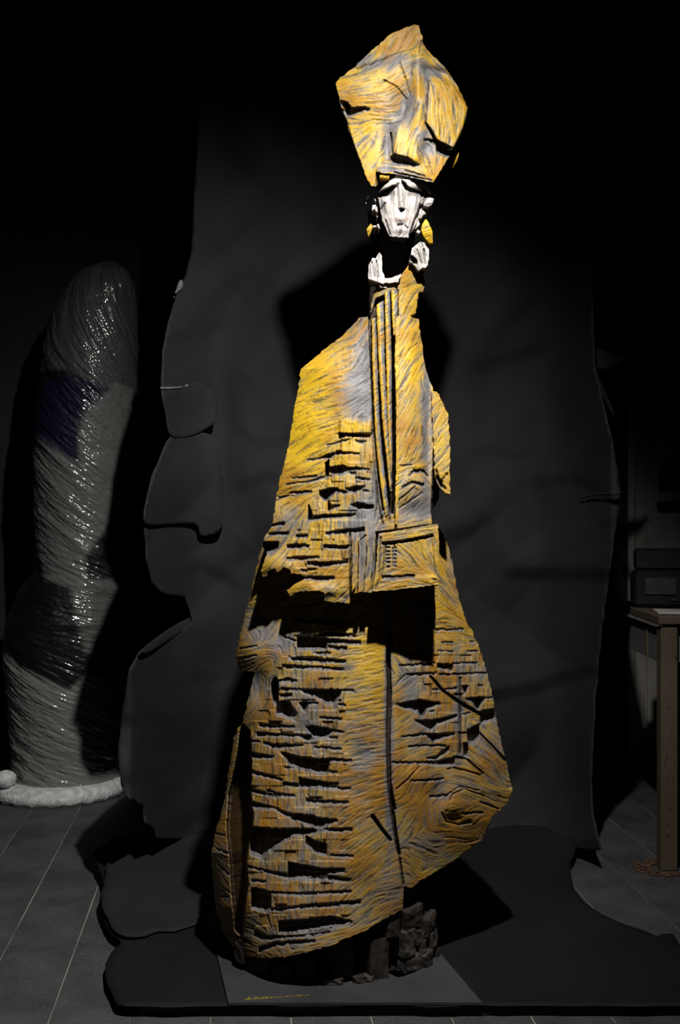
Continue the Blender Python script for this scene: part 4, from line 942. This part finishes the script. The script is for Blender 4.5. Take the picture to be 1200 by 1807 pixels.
vpx = CX + bx_ / by_ * F; vpy = np.repeat(rows[:, None], nb_a, 1)
cloth = np.zeros_like(bx_)
cloth = np.maximum(cloth, inpoly([(60, 440), (250, 440), (240, 720), (205, 720), (140, 690), (120, 670), (60, 665)], vpx, vpy) * .25)  # top cloth darkened, the fading of the light painted in
cloth = np.maximum(cloth, inpoly([(140, 740), (200, 690), (245, 700), (240, 880), (150, 1000), (155, 1060), (80, 1040), (60, 960), (60, 780), (100, 800), (135, 830)], vpx, vpy) * .6)
cloth = np.maximum(cloth, inpoly([(5, 1165), (30, 1190), (60, 1200), (120, 1230), (160, 1200), (240, 1250), (240, 1430), (0, 1430)], vpx, vpy) * 1.0)
cloth = np.maximum(cloth, inpoly([(120, 1040), (240, 1040), (240, 1170), (150, 1170)], vpx, vpy) * .45)
cloth = boxblur(cloth.astype(np.float32), 2)
blue = boxblur((inpoly([(70, 690), (135, 680), (200, 700), (150, 745), (135, 790), (140, 840), (62, 790)], vpx, vpy) * .8).astype(np.float32), 2)
film = mesh_obj('film_wrap', V, Q, M['film'], bundle, True, attrs={'cloth': cloth.reshape(-1), 'blue': blue.reshape(-1)})
# closed top
tp = MB(); n = nb_a
top = [tuple(V[i]) for i in range(0, nb_a, 6)]; cxt = np.mean(np.array(top), axis=0); cxt[2] += .02
tp.add(top + [tuple(cxt)], [[(i + 1) % len(top), i, len(top)] for i in range(len(top))]); tp.build('film_top', M['grey_plastic'], bundle, True)
# foam foot under it
fv, ff = [], []
for i, (z, s) in enumerate([(.001, 1.05), (.02, 1.10), (.045, 1.09), (.062, .97)]):
    for k in range(48):
        an = 2 * math.pi * k / 48; j = 1 + .03 * math.sin(k * 3.1 + i) + .02 * random.random()
        fv.append((-1.105 + .245 * s * j * math.cos(an), 4.47 + .25 * s * j * math.sin(an), z))
for i in range(3):
    for k in range(48): ff.append([i * 48 + k, i * 48 + (k + 1) % 48, (i + 1) * 48 + (k + 1) % 48, (i + 1) * 48 + k])
ff += [list(range(47, -1, -1)), list(range(144, 192))]
mesh_obj('foam_foot', fv, ff, M['foam'], bundle, True)
lv, lf = [], []
lc = at(10, 1402, 4.28)
for i in range(7):
    ph = math.pi * i / 6
    for k in range(12):
        an = 2 * math.pi * k / 12; r = .034 * (1 + .15 * math.sin(3 * k + i))
        lv.append((lc[0] + 1.2 * r * math.sin(ph) * math.cos(an), lc[1] + r * math.sin(ph) * math.sin(an), .062 + .03 - .034 * math.cos(ph) * -1 - .0))
for i in range(6):
    for k in range(12): lf.append([i * 12 + k, i * 12 + (k + 1) % 12, (i + 1) * 12 + (k + 1) % 12, (i + 1) * 12 + k])
mesh_obj('foam_knot', lv, lf, M['foam'], bundle, True)

# ------------------------------------------------------------------ table at the right with a black music player
tc = at(1163, 1087, 3.46)
TZ = float(tc[2]); TX = float(tc[0]); TYf = 3.46
table = empty('work_table', (TX + .4, 3.8, 0))
tag(table, 'pale wooden table with square legs at the right edge', 'table')
MB().box((TX + .45, TYf + .30, TZ - .014), (.90, .60, .028), bev=.004).build('table_top', M['table'], table)
MB().box((TX + .03, TYf + .29, TZ - .10), (.022, .46, .10), bev=.003).build('apron', M['table_grey'], table)
MB().box((TX + .45, TYf + .055, TZ - .10), (.80, .022, .10), bev=.003).build('apron', M['table_grey'], table)
MB().box((TX + .017, TYf + .20, TZ - .10), (.006, .012, .10), bev=.001).build('apron_strip', M['table'], table)
for lx, ly in ((.035, .035), (.86, .035), (.20, .55), (.70, .55)):
    x0, y0 = TX + lx, TYf + ly
    MB().box((x0, y0, (TZ - .036) / 2), (.052, .052, TZ - .036), bev=.004).build('leg', M['table'], table)
sd = MB()
for k in range(260):
    an = random.uniform(0, 6.283); r = .052 + .04 * random.random() ** 1.5
    sd.box((TX + .045 + 1.25 * r * math.cos(an), TYf + .03 + r * math.sin(an), .004 + .008 * (1 - r / .09) * random.random()), (random.uniform(.004, .012), random.uniform(.003, .008), random.uniform(.002, .005)), rz=random.uniform(0, 3.1), rx=random.uniform(-.4, .4))
o = sd.build('sawdust', M['sawdust'], None, origin=(TX, TYf, 0)); tag(o, 'ring of brown sawdust on the floor round the table leg', 'sawdust', kind='stuff')
player = empty('music_player', (TX + .26, 3.80, TZ))
tag(player, 'black portable music player standing on the pale table', 'music player')
rzp = math.radians(-12)
def pl(x, y, z):
    return (TX + .24 + x * math.cos(rzp) - y * math.sin(rzp), 3.80 + x * math.sin(rzp) + y * math.cos(rzp), TZ + z)
MB().box(pl(0, 0, .06), (.46, .20, .116), rz=rzp, bev=.012).build('case', M['black_plastic'], player)
MB().box(pl(0, .06, .155), (.44, .05, .075), rz=rzp, bev=.01).build('carrying_handle', M['black_plastic'], player)
MB().box(pl(-.14, -.103, .072), (.10, .008, .055), rz=rzp, bev=.003).build('cassette_door', M['grey_plastic'], player)
for k in range(9):
    MB().box(pl(-.10 + k * .035, -.104, .030), (.022, .012, .010), rz=rzp, bev=.002).build('button', M['grey_plastic'], player)
pp = at(1172, 1062, 3.62)
pap = MB().box((TX + .12, 3.56, TZ + .004), (.20, .13, .006), rz=-.15, bev=.001).build('paper_pad', M['notice'], None, origin=(TX + .12, 3.56, TZ)); tag(pap, 'pale paper pad lying on the table before the black player', 'paper pad')

# ------------------------------------------------------------------ dim things on the back wall
def wall_rect(px0, py0, px1, py1, y): 
    a, b = at(px0, py0, y), at(px1, py1, y); return ((a[0] + b[0]) / 2, y, (a[2] + b[2]) / 2), (abs(b[0] - a[0]), abs(a[2] - b[2]))
c, s = wall_rect(1112, 700, 1330, 1335, WALL_Y - .02)
door = struct(MB().box((c[0], WALL_Y - .02, c[2]), (s[0], .04, s[1]), bev=.004).build('door_1', M['pale'], None, origin=(c[0], WALL_Y, 0)))
MB().box((at(1114, 900, WALL_Y - .05)[0], WALL_Y - .05, c[2]), (.03, .03, s[1]), bev=.004).build('door_frame', M['pale'], door)
MB().box((at(1140, 900, WALL_Y - .05)[0], WALL_Y - .045, c[2]), (.012, .012, s[1] - .02), bev=.002).build('panel_strip', M['pale'], door)
c, s = wall_rect(1163, 822, 1215, 865, WALL_Y - .05)
o = MB().box(c, (s[0], .02, s[1]), bev=.003).build('dark_panel', M['blue_dark'], door)
c, s = wall_rect(1160, 884, 1205, 900, WALL_Y - .06)
MB().box(c, (s[0], .03, s[1]), bev=.006).build('door_latch', M['black_plastic'], door)
for (q, lab) in (((1032, 78, 1155, 158), 'upper pale notice pinned on the dark back wall at right'), ((1055, 202, 1148, 268), 'lower pale notice on the dark back wall at right')):
    c, s = wall_rect(*q, WALL_Y - .006)
    nt_ = MB().box(c, (s[0], .004, s[1])).build('notice', M['notice'], None, origin=c); tag(nt_, lab, 'notice', 'notices on the back wall')
    for k in range(5):
        MB().box((c[0] - s[0] * .05, c[1] - .003, c[2] + s[1] * (.32 - .15 * k)), (s[0] * random.uniform(.5, .8), .002, s[1] * .035)).build('text_line', M['ink'], nt_)
c, s = wall_rect(62, -60, 186, 208, WALL_Y - .02)
fr_ = empty('picture_frame', c); tag(fr_, 'tall narrow grey frame hanging high on the dark back wall at left', 'frame')
t = s[0] * .2
MB().box((c[0] - s[0] / 2 + t / 2, c[1], c[2]), (t, .03, s[1]), bev=.004).build('frame_side', M['grey_plastic'], fr_)
MB().box((c[0] + s[0] / 2 - t / 4, c[1], c[2]), (t / 2, .03, s[1]), bev=.004).build('frame_side', M['wall'], fr_)
MB().box((c[0], c[1], c[2] - s[1] / 2), (s[0], .03, .02), bev=.004).build('frame_bottom', M['grey_plastic'], fr_)
MB().box((c[0], c[1], c[2] + s[1] / 2), (s[0], .03, .02), bev=.004).build('frame_top', M['grey_plastic'], fr_)
MB().box((c[0], c[1] + .012, c[2]), (s[0] - t, .006, s[1] - .02)).build('frame_panel', M['board'], fr_)
